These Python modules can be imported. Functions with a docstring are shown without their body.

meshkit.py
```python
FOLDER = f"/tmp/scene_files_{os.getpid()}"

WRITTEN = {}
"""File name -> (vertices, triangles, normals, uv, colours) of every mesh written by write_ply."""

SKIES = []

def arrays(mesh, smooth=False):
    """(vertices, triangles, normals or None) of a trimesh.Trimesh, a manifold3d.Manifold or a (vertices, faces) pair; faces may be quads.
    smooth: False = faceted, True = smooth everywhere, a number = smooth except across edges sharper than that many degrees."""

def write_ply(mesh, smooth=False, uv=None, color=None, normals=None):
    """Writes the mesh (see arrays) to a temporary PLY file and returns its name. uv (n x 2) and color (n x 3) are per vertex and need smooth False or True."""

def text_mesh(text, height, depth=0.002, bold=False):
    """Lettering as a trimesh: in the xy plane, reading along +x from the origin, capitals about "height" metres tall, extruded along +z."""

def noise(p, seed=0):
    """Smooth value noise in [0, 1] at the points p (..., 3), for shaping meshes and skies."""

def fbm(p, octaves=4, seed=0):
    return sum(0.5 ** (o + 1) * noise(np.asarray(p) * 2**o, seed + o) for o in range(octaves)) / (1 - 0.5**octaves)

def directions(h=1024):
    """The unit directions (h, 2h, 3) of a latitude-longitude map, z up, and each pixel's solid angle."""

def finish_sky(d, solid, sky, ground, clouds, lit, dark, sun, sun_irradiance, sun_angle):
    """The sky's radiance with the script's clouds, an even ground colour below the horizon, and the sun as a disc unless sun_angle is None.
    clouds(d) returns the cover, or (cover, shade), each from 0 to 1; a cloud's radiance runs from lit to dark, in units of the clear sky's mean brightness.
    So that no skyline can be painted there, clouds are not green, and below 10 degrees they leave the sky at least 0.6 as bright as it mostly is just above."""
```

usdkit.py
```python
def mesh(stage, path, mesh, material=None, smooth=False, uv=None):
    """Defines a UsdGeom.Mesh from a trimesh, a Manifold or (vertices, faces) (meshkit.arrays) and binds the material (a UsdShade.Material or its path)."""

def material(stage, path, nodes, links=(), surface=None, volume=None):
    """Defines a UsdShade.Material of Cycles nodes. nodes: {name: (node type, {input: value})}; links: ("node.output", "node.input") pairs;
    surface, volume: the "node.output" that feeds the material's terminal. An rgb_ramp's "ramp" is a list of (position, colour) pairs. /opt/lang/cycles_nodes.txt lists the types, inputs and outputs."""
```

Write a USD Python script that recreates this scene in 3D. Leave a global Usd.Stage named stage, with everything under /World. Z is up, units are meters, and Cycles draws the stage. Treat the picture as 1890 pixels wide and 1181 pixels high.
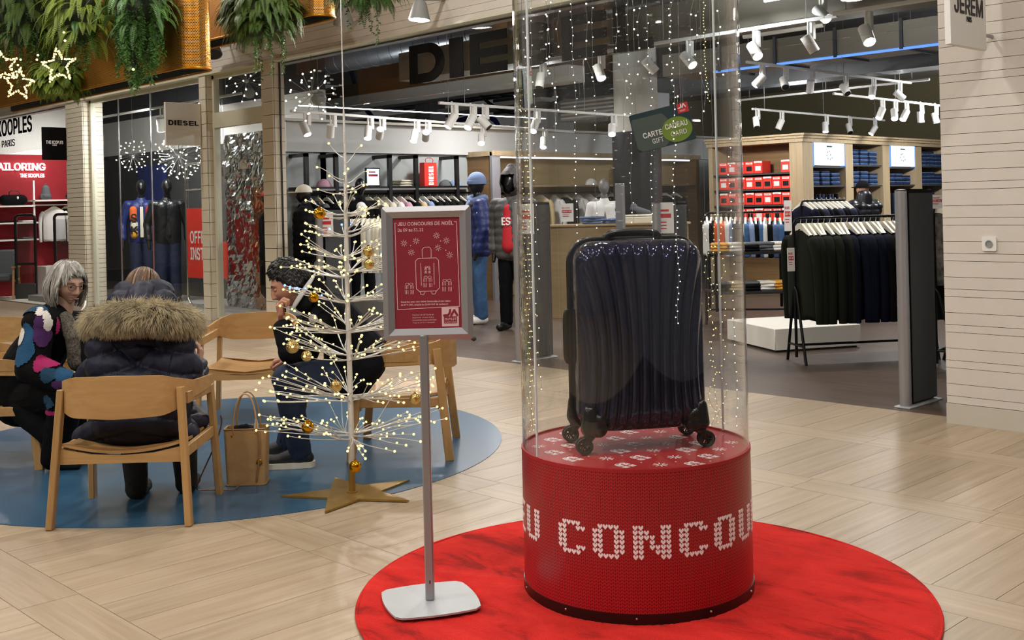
import math, random
import numpy as np
import trimesh
import manifold3d as m3
from shapely.geometry import Polygon
from pxr import Gf, Sdf, Usd, UsdGeom, UsdLux, UsdShade
import meshkit, usdkit

stage = Usd.Stage.CreateInMemory()
UsdGeom.SetStageUpAxis(stage, UsdGeom.Tokens.z)
UsdGeom.SetStageMetersPerUnit(stage, 1.0)
UsdGeom.Xform.Define(stage, "/World")

# ---------------------------------------------------------------- camera
# X runs along the shop fronts, Y into the shops, Z up; the camera stands at (0, 0, 1.5) and looks level, its lens shifted down
RIGHT = np.array([0.69469538, 0.71930406, 0.0])
AHEAD = np.array([-0.71930406, 0.69469538, 0.0])
UP = np.array([0.0, 0.0, 1.0])
ROLL = 0.02418
cam = UsdGeom.Camera.Define(stage, "/World/camera")
cr, cu = math.cos(ROLL) * RIGHT - math.sin(ROLL) * UP, math.cos(ROLL) * UP + math.sin(ROLL) * RIGHT
cam.AddTransformOp().Set(Gf.Matrix4d(*cr, 0, *cu, 0, *(-AHEAD), 0, 0, 0, 1.5, 1))
cam.CreateHorizontalApertureAttr(36.0)
cam.CreateFocalLengthAttr(39.086)
cam.CreateVerticalApertureOffsetAttr(-4.021)
cam.CreateClippingRangeAttr(Gf.Vec2f(0.05, 200))
cam.CreateExposureAttr(-0.47)

# ---------------------------------------------------------------- light
dome = UsdLux.DomeLight.Define(stage, "/World/ambient_light")
dome.CreateColorAttr(Gf.Vec3f(1.0, 0.96, 0.9)); dome.CreateIntensityAttr(0.03)

def disk_light(name, pos, aim, radius, intensity, color=(1, 0.93, 0.82), cone=None):
    p, a = np.array(pos, float), np.array(aim, float)
    z = p - a; z /= np.linalg.norm(z)
    x = np.cross([0, 0, 1.0], z)
    x = np.array([1.0, 0, 0]) if np.linalg.norm(x) < 1e-4 else x / np.linalg.norm(x)
    y = np.cross(z, x)
    if cone:
        l = UsdLux.SphereLight.Define(stage, "/World/" + name)
        sh = UsdLux.ShapingAPI.Apply(l.GetPrim()); sh.CreateShapingConeAngleAttr(cone); sh.CreateShapingConeSoftnessAttr(0.5)
    else:
        l = UsdLux.DiskLight.Define(stage, "/World/" + name)
    l.CreateRadiusAttr(radius); l.CreateIntensityAttr(intensity); l.CreateColorAttr(Gf.Vec3f(*color))
    UsdGeom.Xformable(l).AddTransformOp().Set(Gf.Matrix4d(*x, 0, *y, 0, *z, 0, *p, 1))

def rect_light(name, pos, w, h, intensity, color=(1, 0.95, 0.88)):
    l = UsdLux.RectLight.Define(stage, "/World/" + name)
    l.CreateWidthAttr(w); l.CreateHeightAttr(h); l.CreateIntensityAttr(intensity); l.CreateColorAttr(Gf.Vec3f(*color))
    UsdGeom.Xformable(l).AddTransformOp().Set(Gf.Matrix4d(1, 0, 0, 0, 0, 1, 0, 0, 0, 0, 1, 0, *pos, 1))

# mall downlights in the ceiling
for i, (x, y) in enumerate(((-2.2, 1.2), (-4.6, .6), (-6.8, 1.4), (-9.0, 3.2), (-4.3, 4.8), (-1.4, 4.6), (-7.4, 5.2), (-10.5, 5.2), (-13.5, 5.0), (-16.5, 5.4), (-12.0, 2.0), (-.5, 2.0))):
    disk_light(f"ceiling_downlight_{i + 1}", (x, y, 4.85), (x, y, 0), .17, 275, (1, .965, .905))
for i, (x, y) in enumerate(((-1.5, -2.5), (-5.5, -3.0), (-9.5, -2.5), (-3.0, -5.5), (-7.5, -6.0), (-13.0, -1.5))):
    disk_light(f"far_downlight_{i + 1}", (x, y, 4.85), (x, y, 0), .17, 330, (1, .965, .905))
disk_light("shop_front_floodlight", (-8.9, 6.85, 3.40), (-6.6, 3.4, 0), .08, 800, (1, .95, .88))
# the shop's own ceiling lamps
for i, (x, y) in enumerate(((-11, 9.5), (-8.4, 8.3), (-5, 10), (-12.2, 11.6), (-7, 14), (-12, 14.5), (-6.6, 17.5), (-8.3, 11.8))):
    disk_light(f"shop_lamp_{i + 1}", (x, y, 3.15), (x, y, 0), .2, 210, (1, .97, .94))
for i, (x, y) in enumerate(((-14.5, 9.8), (-10.2, 10.4), (-6.2, 11.6), (-9.5, 15.6))):
    disk_light(f"shop_uplight_{i + 1}", (x, y, 3.0), (x, y, 5), .2, (170, 150, 90, 70)[i], (.93, .96, 1))
for i, (x, y) in enumerate(((-6.0, 8.8), (-4.2, 14.2), (-8.0, 22.0))):
    disk_light(f"shop_uplight_{i + 5}", (x, y, 2.9), (x, y, 5), .2, (120, 130, 300)[i], (.9, .95, 1))
disk_light("box_shelf_lamp", (-9.6, 13.5, 2.8), (-9.7, 15.2, 1.6), .15, 260, (1, .98, .95))
disk_light("shelf_lamp", (-6.8, 16.5, 2.9), (-9.2, 17.5, 1.9), .15, 620, (.92, .96, 1))
disk_light("display_lamp_1", (-16.2, 7.9, 3.05), (-17.4, 8.6, .9), .16, 330, (1, .97, .94))
disk_light("display_lamp_2", (-14.6, 7.8, 3.05), (-14.6, 8.6, .9), .14, 240, (1, .97, .94))
disk_light("tailor_lamp_1", (-20.6, 8.4, 3.2), (-21.6, 8.6, 1), .2, 130, (1, .96, .93))


# ---------------------------------------------------------------- helpers: naming
used = {}
def numbered(parent, name):
    n = used.get((parent, name), 0); used[(parent, name)] = n + 1
    return f"{parent}/{name}" if n == 0 else f"{parent}/{name}_{n:03d}"

def tag(path, label=None, cat=None, group=None, kind=None):
    p = stage.GetPrimAtPath(path)
    for k, v in (("label", label), ("category", cat), ("group", group), ("kind", kind)):
        if v: p.SetCustomDataByKey(k, v)
    return path

def thing(name, label, cat, loc=(0, 0, 0), rot=0, group=None, kind=None):
    path = numbered("/World", name)
    x = UsdGeom.Xform.Define(stage, path)
    x.AddTranslateOp().Set(Gf.Vec3d(*map(float, loc)))
    if rot: x.AddRotateZOp().Set(float(rot))
    return tag(path, label, cat, group, kind)

def part(parent, name, mesh, m, smooth=40, label=None, kind=None, uv=None):
    path = numbered(parent, name)
    usdkit.mesh(stage, path, mesh, M[m], smooth, uv)
    return tag(path, label, None, None, kind)

def single(name, mesh, m, label, cat, group=None, kind=None, smooth=40, uv=None):
    path = numbered("/World", name)
    usdkit.mesh(stage, path, mesh, M[m], smooth, uv)
    return tag(path, label, cat, group, kind)

def struct(name, mesh, m, parent=None, smooth=False, uv=None):
    path = numbered(parent or "/World", name)
    usdkit.mesh(stage, path, mesh, M[m], smooth, uv)
    return path if parent else tag(path, kind="structure")

def holder(name):
    path = numbered("/World", name)
    UsdGeom.Xform.Define(stage, path)
    return tag(path, kind="structure")

def copy_of(src, name, label, loc, rot=0, group=None, scale=1):
    path = numbered("/World", name)
    x = UsdGeom.Xform.Define(stage, path)
    x.AddTranslateOp().Set(Gf.Vec3d(*map(float, loc))); x.AddRotateZOp().Set(float(rot))
    if scale != 1: x.AddScaleOp().Set(Gf.Vec3f(scale, scale, scale))
    # placed by its own ops: the source's ops are overridden through the op order
    p = x.GetPrim(); p.GetReferences().AddInternalReference(src); p.SetInstanceable(True)
    return tag(path, label, stage.GetPrimAtPath(src).GetCustomDataByKey("category"), group)

ORD = "first second third fourth fifth sixth seventh eighth ninth tenth eleventh twelfth thirteenth fourteenth fifteenth sixteenth seventeenth eighteenth nineteenth twentieth twenty-first twenty-second twenty-third twenty-fourth twenty-fifth twenty-sixth".split()

# ---------------------------------------------------------------- helpers: shapes
A = lambda *x: np.array(x, float)
def join(*ms):
    ms = [m for q in ms for m in (q if isinstance(q, (list, tuple)) else [q])]
    return trimesh.util.concatenate(ms)
def moved(m, t): m = m.copy(); m.apply_translation(t); return m
def xf(m, mat): m = m.copy(); m.apply_transform(mat); return m
def rotz(deg, t=(0, 0, 0)):
    a = math.radians(deg); R = np.eye(4); R[:2, :2] = [[math.cos(a), -math.sin(a)], [math.sin(a), math.cos(a)]]; R[:3, 3] = t; return R
def frame(o, u, up=(0, 0, 1)):
    """x -> u, y -> up, z -> out towards the reader"""
    u, v = A(*u), A(*up); u /= np.linalg.norm(u); v /= np.linalg.norm(v); n = np.cross(u, v); n /= np.linalg.norm(n); v = np.cross(n, u)
    R = np.eye(4); R[:3, 0], R[:3, 1], R[:3, 2], R[:3, 3] = u, v, n, o; return R

def box(c, s, bev=0.0):
    hx, hy, hz = (np.array(s, float) / 2)
    if bev <= 0:
        return moved(trimesh.creation.box([2 * hx, 2 * hy, 2 * hz]), c)
    b = min(bev, hx * .95, hy * .95, hz * .95); pts = []
    for x in (-1, 1):
        for y in (-1, 1):
            for z in (-1, 1):
                pts += [(x * hx, y * (hy - b), z * (hz - b)), (x * (hx - b), y * hy, z * (hz - b)), (x * (hx - b), y * (hy - b), z * hz)]
    return moved(trimesh.convex.convex_hull(np.array(pts)), c)

def span(x0, x1, y0, y1, z0, z1, bev=0): return box(((x0 + x1) / 2, (y0 + y1) / 2, (z0 + z1) / 2), (abs(x1 - x0), abs(y1 - y0), abs(z1 - z0)), bev)

def ring_mesh(rings, cap=True, closed=False):
    k, n = len(rings), len(rings[0]); v = np.vstack(rings); f = []
    for i in range(k if closed else k - 1):
        a, b = i * n, ((i + 1) % k) * n
        j = np.arange(n); j2 = (j + 1) % n
        f.append(np.stack([a + j, a + j2, b + j2], 1)); f.append(np.stack([a + j, b + j2, b + j], 1))
    if cap and not closed:
        v = np.vstack([v, rings[0].mean(0), rings[-1].mean(0)]); c0, c1 = k * n, k * n + 1
        j = np.arange(n); j2 = (j + 1) % n
        f.append(np.stack([j2, j, np.full(n, c0)], 1)); f.append(np.stack([(k - 1) * n + j, (k - 1) * n + j2, np.full(n, c1)], 1))
    return trimesh.Trimesh(v, np.vstack(f), process=False)

def tube(pts, r, n=8, closed=False, flat=1.0):
    p = np.array(pts, float); k = len(p); r = np.full(k, r, float) if np.ndim(r) == 0 else np.array(r, float)
    t = np.roll(p, -1, 0) - np.roll(p, 1, 0) if closed else np.gradient(p, axis=0)
    t /= np.linalg.norm(t, axis=1)[:, None] + 1e-12
    u = np.cross(t[0], [0, 0, 1.0]); u = np.cross(t[0], [1.0, 0, 0]) if np.linalg.norm(u) < 1e-3 else u
    a = np.arange(n) / n * 2 * math.pi; rings = []
    for i in range(k):
        u = u - t[i] * (u @ t[i]); u /= np.linalg.norm(u); w = np.cross(t[i], u)
        rings.append(p[i] + r[i] * (np.cos(a)[:, None] * u + flat * np.sin(a)[:, None] * w))
    return ring_mesh(rings, True, closed)

def cyl(p, q, r, r2=None, n=12): return tube([p, q], [r, r if r2 is None else r2], n)
def lathe(prof, n=32, c=(0, 0, 0)):
    a = np.arange(n) / n * 2 * math.pi
    loop = prof[0] == prof[-1]          # a closed profile makes a ring
    return moved(ring_mesh([np.stack([r * np.cos(a), r * np.sin(a), np.full(n, z)], 1) for r, z in (prof[:-1] if loop else prof)], not loop, loop), c)
def ball(c, r, sub=2):
    m = trimesh.creation.icosphere(sub); m.vertices = m.vertices * np.array(r if np.ndim(r) else [r] * 3) + np.array(c); return m
def ext(pts, depth, holes=()):
    return trimesh.creation.extrude_polygon(Polygon(pts, holes), depth, engine="earcut")
def beam(p, q, w, h, up=(0, 0, 1)):
    """square bar from p to q, w wide, h along up"""
    p, q, up = A(*p), A(*q), A(*up); d = q - p; L = np.linalg.norm(d); d /= L
    s = np.cross(d, up); s /= np.linalg.norm(s); v = np.cross(s, d)
    R = np.eye(4); R[:3, 0], R[:3, 1], R[:3, 2], R[:3, 3] = d, s, v, (p + q) / 2
    return xf(box((0, 0, 0), (L, w, h), min(w, h) * .12), R)
def bez(pts, n=12):
    """smooth curve through the points"""
    p = np.array(pts, float); t = np.linspace(0, 1, len(p)); from scipy.interpolate import CubicSpline
    return CubicSpline(t, p)(np.linspace(0, 1, n))
def rounded(w, h, r, n=5):
    pts = []
    for cx, cy, a0 in ((w / 2 - r, h / 2 - r, 0), (-w / 2 + r, h / 2 - r, 90), (-w / 2 + r, -h / 2 + r, 180), (w / 2 - r, -h / 2 + r, 270)):
        for k in range(n): a = math.radians(a0 + 90 * k / (n - 1)); pts.append((cx + r * math.cos(a), cy + r * math.sin(a)))
    return pts
_text = {}
def text(s, h, width=None, depth=.002, bold=False, center=False):
    k = (s, bold)
    if k not in _text: _text[k] = meshkit.text_mesh(s, 1.0, 1.0, bold)
    m = _text[k].copy(); b = m.bounds
    m.apply_translation([-b[0][0], 0, 0]); w = b[1][0] - b[0][0]
    sx = h if width is None else width / w
    m.apply_scale([sx, h, depth])
    if center: m.apply_translation([-w * sx / 2, 0, 0])
    return m

def blob(bones, length=.02, smooth=8):
    """bones: (p, q, radius at p, radius at q); one continuous skin over all of them"""
    parts = []
    for p, q, a, b in bones:
        parts.append(m3.Manifold.batch_hull([m3.Manifold.sphere(a, 20).translate([float(x) for x in p]), m3.Manifold.sphere(b, 20).translate([float(x) for x in q])]))
    m = m3.Manifold.batch_boolean(parts, m3.OpType.Add).refine_to_length(length)
    mm = m.to_mesh(); t = trimesh.Trimesh(mm.vert_properties[:, :3], mm.tri_verts, process=True)
    trimesh.smoothing.filter_taubin(t, .5, .53, iterations=smooth)
    return t
def wrinkle(m, amp, scale, seed=0, stretch=(1, 1, 1)):
    m = m.copy(); n = m.vertex_normals; m.vertices = m.vertices + n * (amp * (2 * meshkit.fbm(m.vertices * scale * np.array(stretch), 3, seed) - 1))[:, None]; return m

# ---------------------------------------------------------------- materials
def lin(h):
    if not isinstance(h, str): return tuple(h)
    c = [int(h[i:i + 2], 16) / 255 for i in (1, 3, 5)]
    return tuple(x / 12.92 if x <= .04045 else ((x + .055) / 1.055) ** 2.4 for x in c)
M = {}
def mat(name, color, rough=.5, metal=0, vary=0, scale=8, stretch=(1, 1, 1), bump=0, bscale=60, emit=0, ecol=None, coat=0, sheen=0, spec=.5, rnd=0, sss=0):
    c = np.array(lin(color)); p = {"base_color": tuple(c), "roughness": rough, "metallic": metal, "specular_ior_level": spec}
    if coat: p |= {"coat_weight": coat, "coat_roughness": .05}
    if sheen: p |= {"sheen_weight": sheen, "sheen_tint": tuple(c)}
    if emit: p |= {"emission_color": lin(ecol or color), "emission_strength": emit}
    if sss: p |= {"subsurface_weight": sss, "subsurface_scale": .01}
    n, l = {"p": ("principled_bsdf", p)}, []
    if vary or bump:
        n["tc"] = ("texture_coordinate", {}); n["map"] = ("mapping", {"scale": stretch}); l.append(("tc.object", "map.vector"))
        if rnd:
            n["oi"] = ("object_info", {}); n["off"] = ("vector_math", {"math_type": "scale", "vector1": (37.0, 91.0, 13.0)}); l += [("oi.random", "off.scale"), ("off.vector", "map.location")]
    if vary:
        n["nz"] = ("noise_texture", {"scale": scale, "detail": 4.0, "roughness": .6}); l.append(("map.vector", "nz.vector"))
        n["rp"] = ("rgb_ramp", {"ramp": [(.3, tuple(np.clip(c * (1 - vary), 0, 1))), (.7, tuple(np.clip(c * (1 + vary), 0, 1)))]}); l += [("nz.fac", "rp.fac"), ("rp.color", "p.base_color")]
    if bump:
        n["nb"] = ("noise_texture", {"scale": bscale, "detail": 3.0}); n["b"] = ("bump", {"strength": bump, "distance": .01}); l += [("map.vector", "nb.vector"), ("nb.fac", "b.height"), ("b.normal", "p.normal")]
    M[name] = usdkit.material(stage, "/World/Looks/" + name, n, l, surface="p.BSDF")

def pane(name, tint=(1, 1, 1), f0=.04, rough=0.0, gloss=(1, 1, 1)):
    """clear sheet: mostly see-through, mirror-like towards grazing angles (the same from either side)"""
    M[name] = usdkit.material(stage, "/World/Looks/" + name, {"w": ("layer_weight", {"blend": .5}), "p5": ("math", {"math_type": "power", "value2": 5.0}), "f": ("math", {"math_type": "multiply_add", "value2": 1 - f0, "value3": f0}), "t": ("transparent_bsdf", {"color": tint}), "g": ("glossy_bsdf", {"color": gloss, "roughness": rough}), "m": ("mix_closure", {})},
        [("w.facing", "p5.value1"), ("p5.value", "f.value1"), ("f.value", "m.fac"), ("t.BSDF", "m.closure1"), ("g.BSDF", "m.closure2")], surface="m.closure")
def glow(name, color, strength):
    M[name] = usdkit.material(stage, "/World/Looks/" + name, {"e": ("emission", {"color": lin(color), "strength": strength})}, [], surface="e.emission")

def wood(name, light, dark, axis, rough=.4, rnd=1, scale=9):
    st = {"x": (1.2, 26, 26), "y": (26, 1.2, 26), "z": (26, 26, 1.2)}[axis]
    n = {"tc": ("texture_coordinate", {}), "oi": ("object_info", {}), "off": ("vector_math", {"math_type": "scale", "vector1": (37.0, 91.0, 13.0)}), "map": ("mapping", {"scale": st}),
         "nz": ("noise_texture", {"scale": scale / 9, "detail": 5.0, "roughness": .65, "distortion": .4}), "rp": ("rgb_ramp", {"ramp": [(.25, lin(dark)), (.75, lin(light))]}),
         "hv": ("hsv", {}), "mr": ("map_range", {"from_min": 0.0, "from_max": 1.0, "to_min": .9 if rnd else 1.0, "to_max": 1.08 if rnd else 1.0}), "p": ("principled_bsdf", {"roughness": rough, "specular_ior_level": .4}), "b": ("bump", {"strength": .12, "distance": .004})}
    l = [("tc.object", "map.vector"), ("oi.random", "off.scale"), ("off.vector", "map.location"), ("map.vector", "nz.vector"), ("nz.fac", "rp.fac"), ("rp.color", "hv.color"), ("oi.random", "mr.value"), ("mr.result", "hv.value"), ("hv.color", "p.base_color"), ("nz.fac", "b.height"), ("b.normal", "p.normal")]
    M[name] = usdkit.material(stage, "/World/Looks/" + name, n, l, surface="p.BSDF")

wood("plank_y", "#b2a089", "#968269", "y", .38); wood("plank_x", "#b09e87", "#948067", "x", .38)
wood("shop_floor", "#64544a", "#453931", "x", .38, 0)
wood("oak", "#bc9563", "#a27a48", "x", .42); wood("oak_z", "#bc9563", "#a27a48", "z", .42)
wood("oak_dark", "#8a6c48", "#735838", "x", .5); wood("cabinet_wood", "#b5a182", "#9c8766", "z", .5, 0); wood("counter_wood", "#a58b62", "#8e7550", "x", .5, 0); wood("ceiling_wood", "#6b5236", "#4e3a26", "x", .6, 0)
mat("joint", "#4a3c2c", .8)
mat("board", "#d2cac0", .55, vary=.04, scale=3, bump=.08, bscale=40, rnd=1); mat("board_joint", "#6f675a", .8); mat("plinth_board", "#c2bbae", .5)
mat("tile", "#d2c8b4", .5, vary=.03, scale=4); mat("frame_cream", "#cbc8b4", .4); mat("frame_dark", "#22211f", .35)
mat("white", "#e6e4df", .5); mat("offwhite", "#d9d5ca", .6); mat("concrete", "#aab0b0", .75, vary=.08, scale=2.5); mat("grey_wall", "#c9cac8", .7); mat("grey", "#8c8c8a", .6); mat("dark_grey", "#3b3c3d", .6)
mat("ceiling_dark", "#3a3c42", .8); mat("beige_wall", "#b3a67e", .8); mat("ceiling_pale", "#d8d4ca", .8); mat("duct_steel", "#8f9296", .32, .9, vary=.1, scale=3); mat("duct_paint", "#6d675c", .6); mat("duct_pale", "#8d877a", .6); mat("cable_tray", "#55585e", .5, .5)
mat("black", "#0d0d0e", .45); mat("black_gloss", "#08080a", .12, coat=.5); mat("black_metal", "#141415", .4, .6); mat("steel", "#c4c5c7", .25, .9); mat("alu", "#a6a5a9", .38, .7); mat("alu_plate", "#aeb1b4", .5, .2); mat("chrome", "#dddddd", .08, 1)
mat("rubber", "#141414", .7)
mat("blue_floor", "#30546f", .3, vary=.05, scale=1.5); mat("green_floor", "#8ba36c", .35)
mat("red_wall", "#8e1520", .8, vary=.06, scale=3, bump=.1); mat("paper", "#e9e6e2", .7); mat("paper_red", "#c8232e", .6); mat("poster_red", "#8f2c3a", .35); mat("poster_ink", "#e3bfc0", .5); mat("sale_red", "#e8382c", .5); mat("white_ink", "#f2eeee", .5); mat("black_ink", "#0c0b0b", .5)
mat("letter_black", "#0b0908", .9, spec=.1)
mat("gold", "#d59a20", .12, 1); mat("gold_mosaic", "#d8bf78", .12, 1, bump=.9, bscale=70); mat("gold_mesh", "#c8862a", .35, .85); mat("brass_base", "#9a7a3c", .38, .55); mat("silver_twig", "#e2e0da", .28, .45, bump=.5, bscale=300)
glow("led_warm", "#ffe79a", 2.6); glow("led_cool", "#8fb0ff", 3); glow("led_white", "#fff6dc", 5); glow("led_star", "#ffe9a0", 3.2)
glow("spot_lens", "#fff8ec", 30); glow("spot_lens_warm", "#fff2da", 16); glow("screen_glow", "#dcecff", 2.2); glow("neon_white", "#ffe6e2", 5); glow("strip_blue", "#6ea4ff", 1.6); glow("strip_white", "#f4f7ff", 3)
pane("pane", (.97, .985, .98), .03); pane("acrylic", (.985, .99, .99), .036); pane("gate_panel", (.85, .86, .87), .05)
mat("foil", "#c9ced2", .14, 1, bump=1.0, bscale=9); mat("foil_copper", "#c79c80", .16, 1, bump=1.0, bscale=9)
mat("skin", "#c08c72", .5, sss=.1); mat("skin_pale", "#c29a86", .5, sss=.1); mat("lips", "#94635a", .5); mat("eye", "#e8e4e0", .2); mat("iris", "#2a1d14", .2)
mat("hair_grey", "#8b8780", .42, vary=.45, scale=55, stretch=(1, 1, .2)); mat("hair_silver", "#b9b5ae", .4, vary=.2, scale=60); mat("hair_black", "#14100e", .4); mat("hair_blond", "#8a6640", .4, vary=.2, scale=70); mat("hair_brown", "#4e3520", .45); mat("brow_grey", "#8b857c", .7)
mat("navy_coat", "#14162a", .55, bump=.15, bscale=40, spec=.3); mat("navy_shiny", "#151c3c", .35, bump=.2, bscale=25); mat("coat_black", "#0c0c0e", .9, bump=.3, bscale=120, spec=.15); mat("man_coat", "#0f1116", .85, bump=.2, bscale=60, spec=.15); mat("denim_dark", "#1c2a45", .8, bump=.2, bscale=200); mat("denim", "#3b5f8c", .8, vary=.35, scale=8, bump=.2, bscale=200); mat("denim_navy", "#1b2542", .8, vary=.3); mat("denim_mid", "#4a5f86", .8, vary=.3, scale=10)
mat("fur", "#b3a688", .75, vary=.5, scale=14); mat("fur_skin", "#6d6148", .9); mat("boot", "#15140f", .7, bump=.3, bscale=100); mat("trousers_black", "#101012", .8)
mat("patch_white", "#d8d2ca", .9, bump=.5, bscale=160); mat("patch_purple", "#401850", .9, bump=.5, bscale=160); mat("patch_magenta", "#9c1458", .9, bump=.5, bscale=160); mat("patch_blue", "#174a70", .9, bump=.5, bscale=160); mat("patch_teal", "#123c58", .9, bump=.5, bscale=160)
mat("blouse", "#4c463d", .8, vary=.95, scale=90); mat("shoe_dark", "#16181f", .6); mat("sole_white", "#d8d4c6", .6); mat("grey_cloth", "#a9a9a7", .8); mat("tan_leather", "#b28d5e", .5, vary=.1, scale=6, bump=.1); mat("tan_dark", "#8f6d44", .5); mat("strap_brown", "#6b4a34", .5)
mat("mannequin", "#101012", .3); mat("mannequin_grey", "#6a6866", .4)
mat("cloth_white", "#e2e0dc", .85, bump=.1, bscale=60); mat("cloth_cream", "#d9d2bf", .85); mat("cloth_beige", "#c7b184", .85); mat("cloth_olive", "#191c14", .9, spec=.15, bump=.15, bscale=90); mat("cloth_black", "#0b0b0d", .9, spec=.15, bump=.15, bscale=90); mat("cloth_navy", "#0b0f22", .9, spec=.15, bump=.15, bscale=90); mat("cloth_orange", "#d8602a", .85); mat("cloth_red", "#b8202c", .85); mat("cloth_yellow", "#d69a34", .85); mat("cloth_grey", "#55585c", .85); mat("cloth_lightblue", "#7f93b8", .85); mat("cloth_pink", "#c89aac", .85); mat("cloth_green", "#1d3a30", .9); mat("cap_red", "#c83c40", .8); mat("puffer_blue", "#1a2a66", .5); mat("puffer_grey", "#4a4848", .6); mat("knit_blue", "#7c90b8", .9, bump=.4, bscale=120); mat("leather_black", "#121318", .35); mat("flannel", "#4a4640", .85, vary=.9, scale=14)
mat("hanger", "#e6e1d0", .5)
mat("leaf_fern", "#4a6420", .55, vary=.25, scale=6); mat("leaf_dark", "#21441f", .45, vary=.3, scale=8); mat("leaf_mid", "#3f6a24", .5, vary=.3, scale=8); mat("leaf_lime", "#72852a", .55, vary=.25, scale=8); mat("moss", "#26301a", .9)
mat("card_teal", "#16323a", .35); mat("card_grey", "#4a5650", .4); mat("card_lime", "#76912c", .4)
mat("suitcase", "#1b2040", .11, .65, coat=.5); mat("suitcase_trim", "#08080c", .3)
mat("pedestal_top", "#a3262a", .5, spec=.25); mat("band_black", "#130a08", .35)
mat("silver_box", "#9a9a9c", .5)
pane("lens_glass", (.8, .8, .8), .05); mat("acrylic_edge", "#dfe4e6", .15); mat("gate_black", "#020203", .4, spec=.06)
# printed knit on the pedestal: rows and columns of v-stitches, from the wrap's own coordinates
def knit(name, c, d):
    n = {"a": ("attribute", {"attribute": "st"}), "s": ("separate_xyz", {}), "fu": ("math", {"math_type": "fraction"}), "c5": ("math", {"math_type": "subtract", "value2": .5}), "ab": ("math", {"math_type": "absolute"}),
         "sl": ("math", {"math_type": "multiply_add", "value2": -1.5}), "fv": ("math", {"math_type": "floored_modulo", "value2": 1.0}), "g1": ("math", {"math_type": "less_than", "value2": .26}), "g2": ("math", {"math_type": "less_than", "value2": .05}), "g3": ("math", {"math_type": "greater_than", "value2": .46}),
         "m1": ("math", {"math_type": "maximum"}), "m2": ("math", {"math_type": "maximum"}), "mx": ("mix_color", {"a": lin(c), "b": lin(d)}), "p": ("principled_bsdf", {"roughness": .3, "specular_ior_level": .4})}
    l = [("a.vector", "s.vector"), ("s.x", "fu.value1"), ("fu.value", "c5.value1"), ("c5.value", "ab.value1"), ("ab.value", "sl.value1"), ("s.y", "sl.value3"), ("sl.value", "fv.value1"), ("fv.value", "g1.value1"), ("ab.value", "g2.value1"), ("ab.value", "g3.value1"), ("g1.value", "m1.value1"), ("g2.value", "m1.value2"), ("m1.value", "m2.value1"), ("g3.value", "m2.value2"), ("m2.value", "mx.fac"), ("mx.result", "p.base_color")]
    M[name] = usdkit.material(stage, "/World/Looks/" + name, n, l, surface="p.BSDF")
knit("knit_print", "#b3232a", "#640c10")
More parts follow.
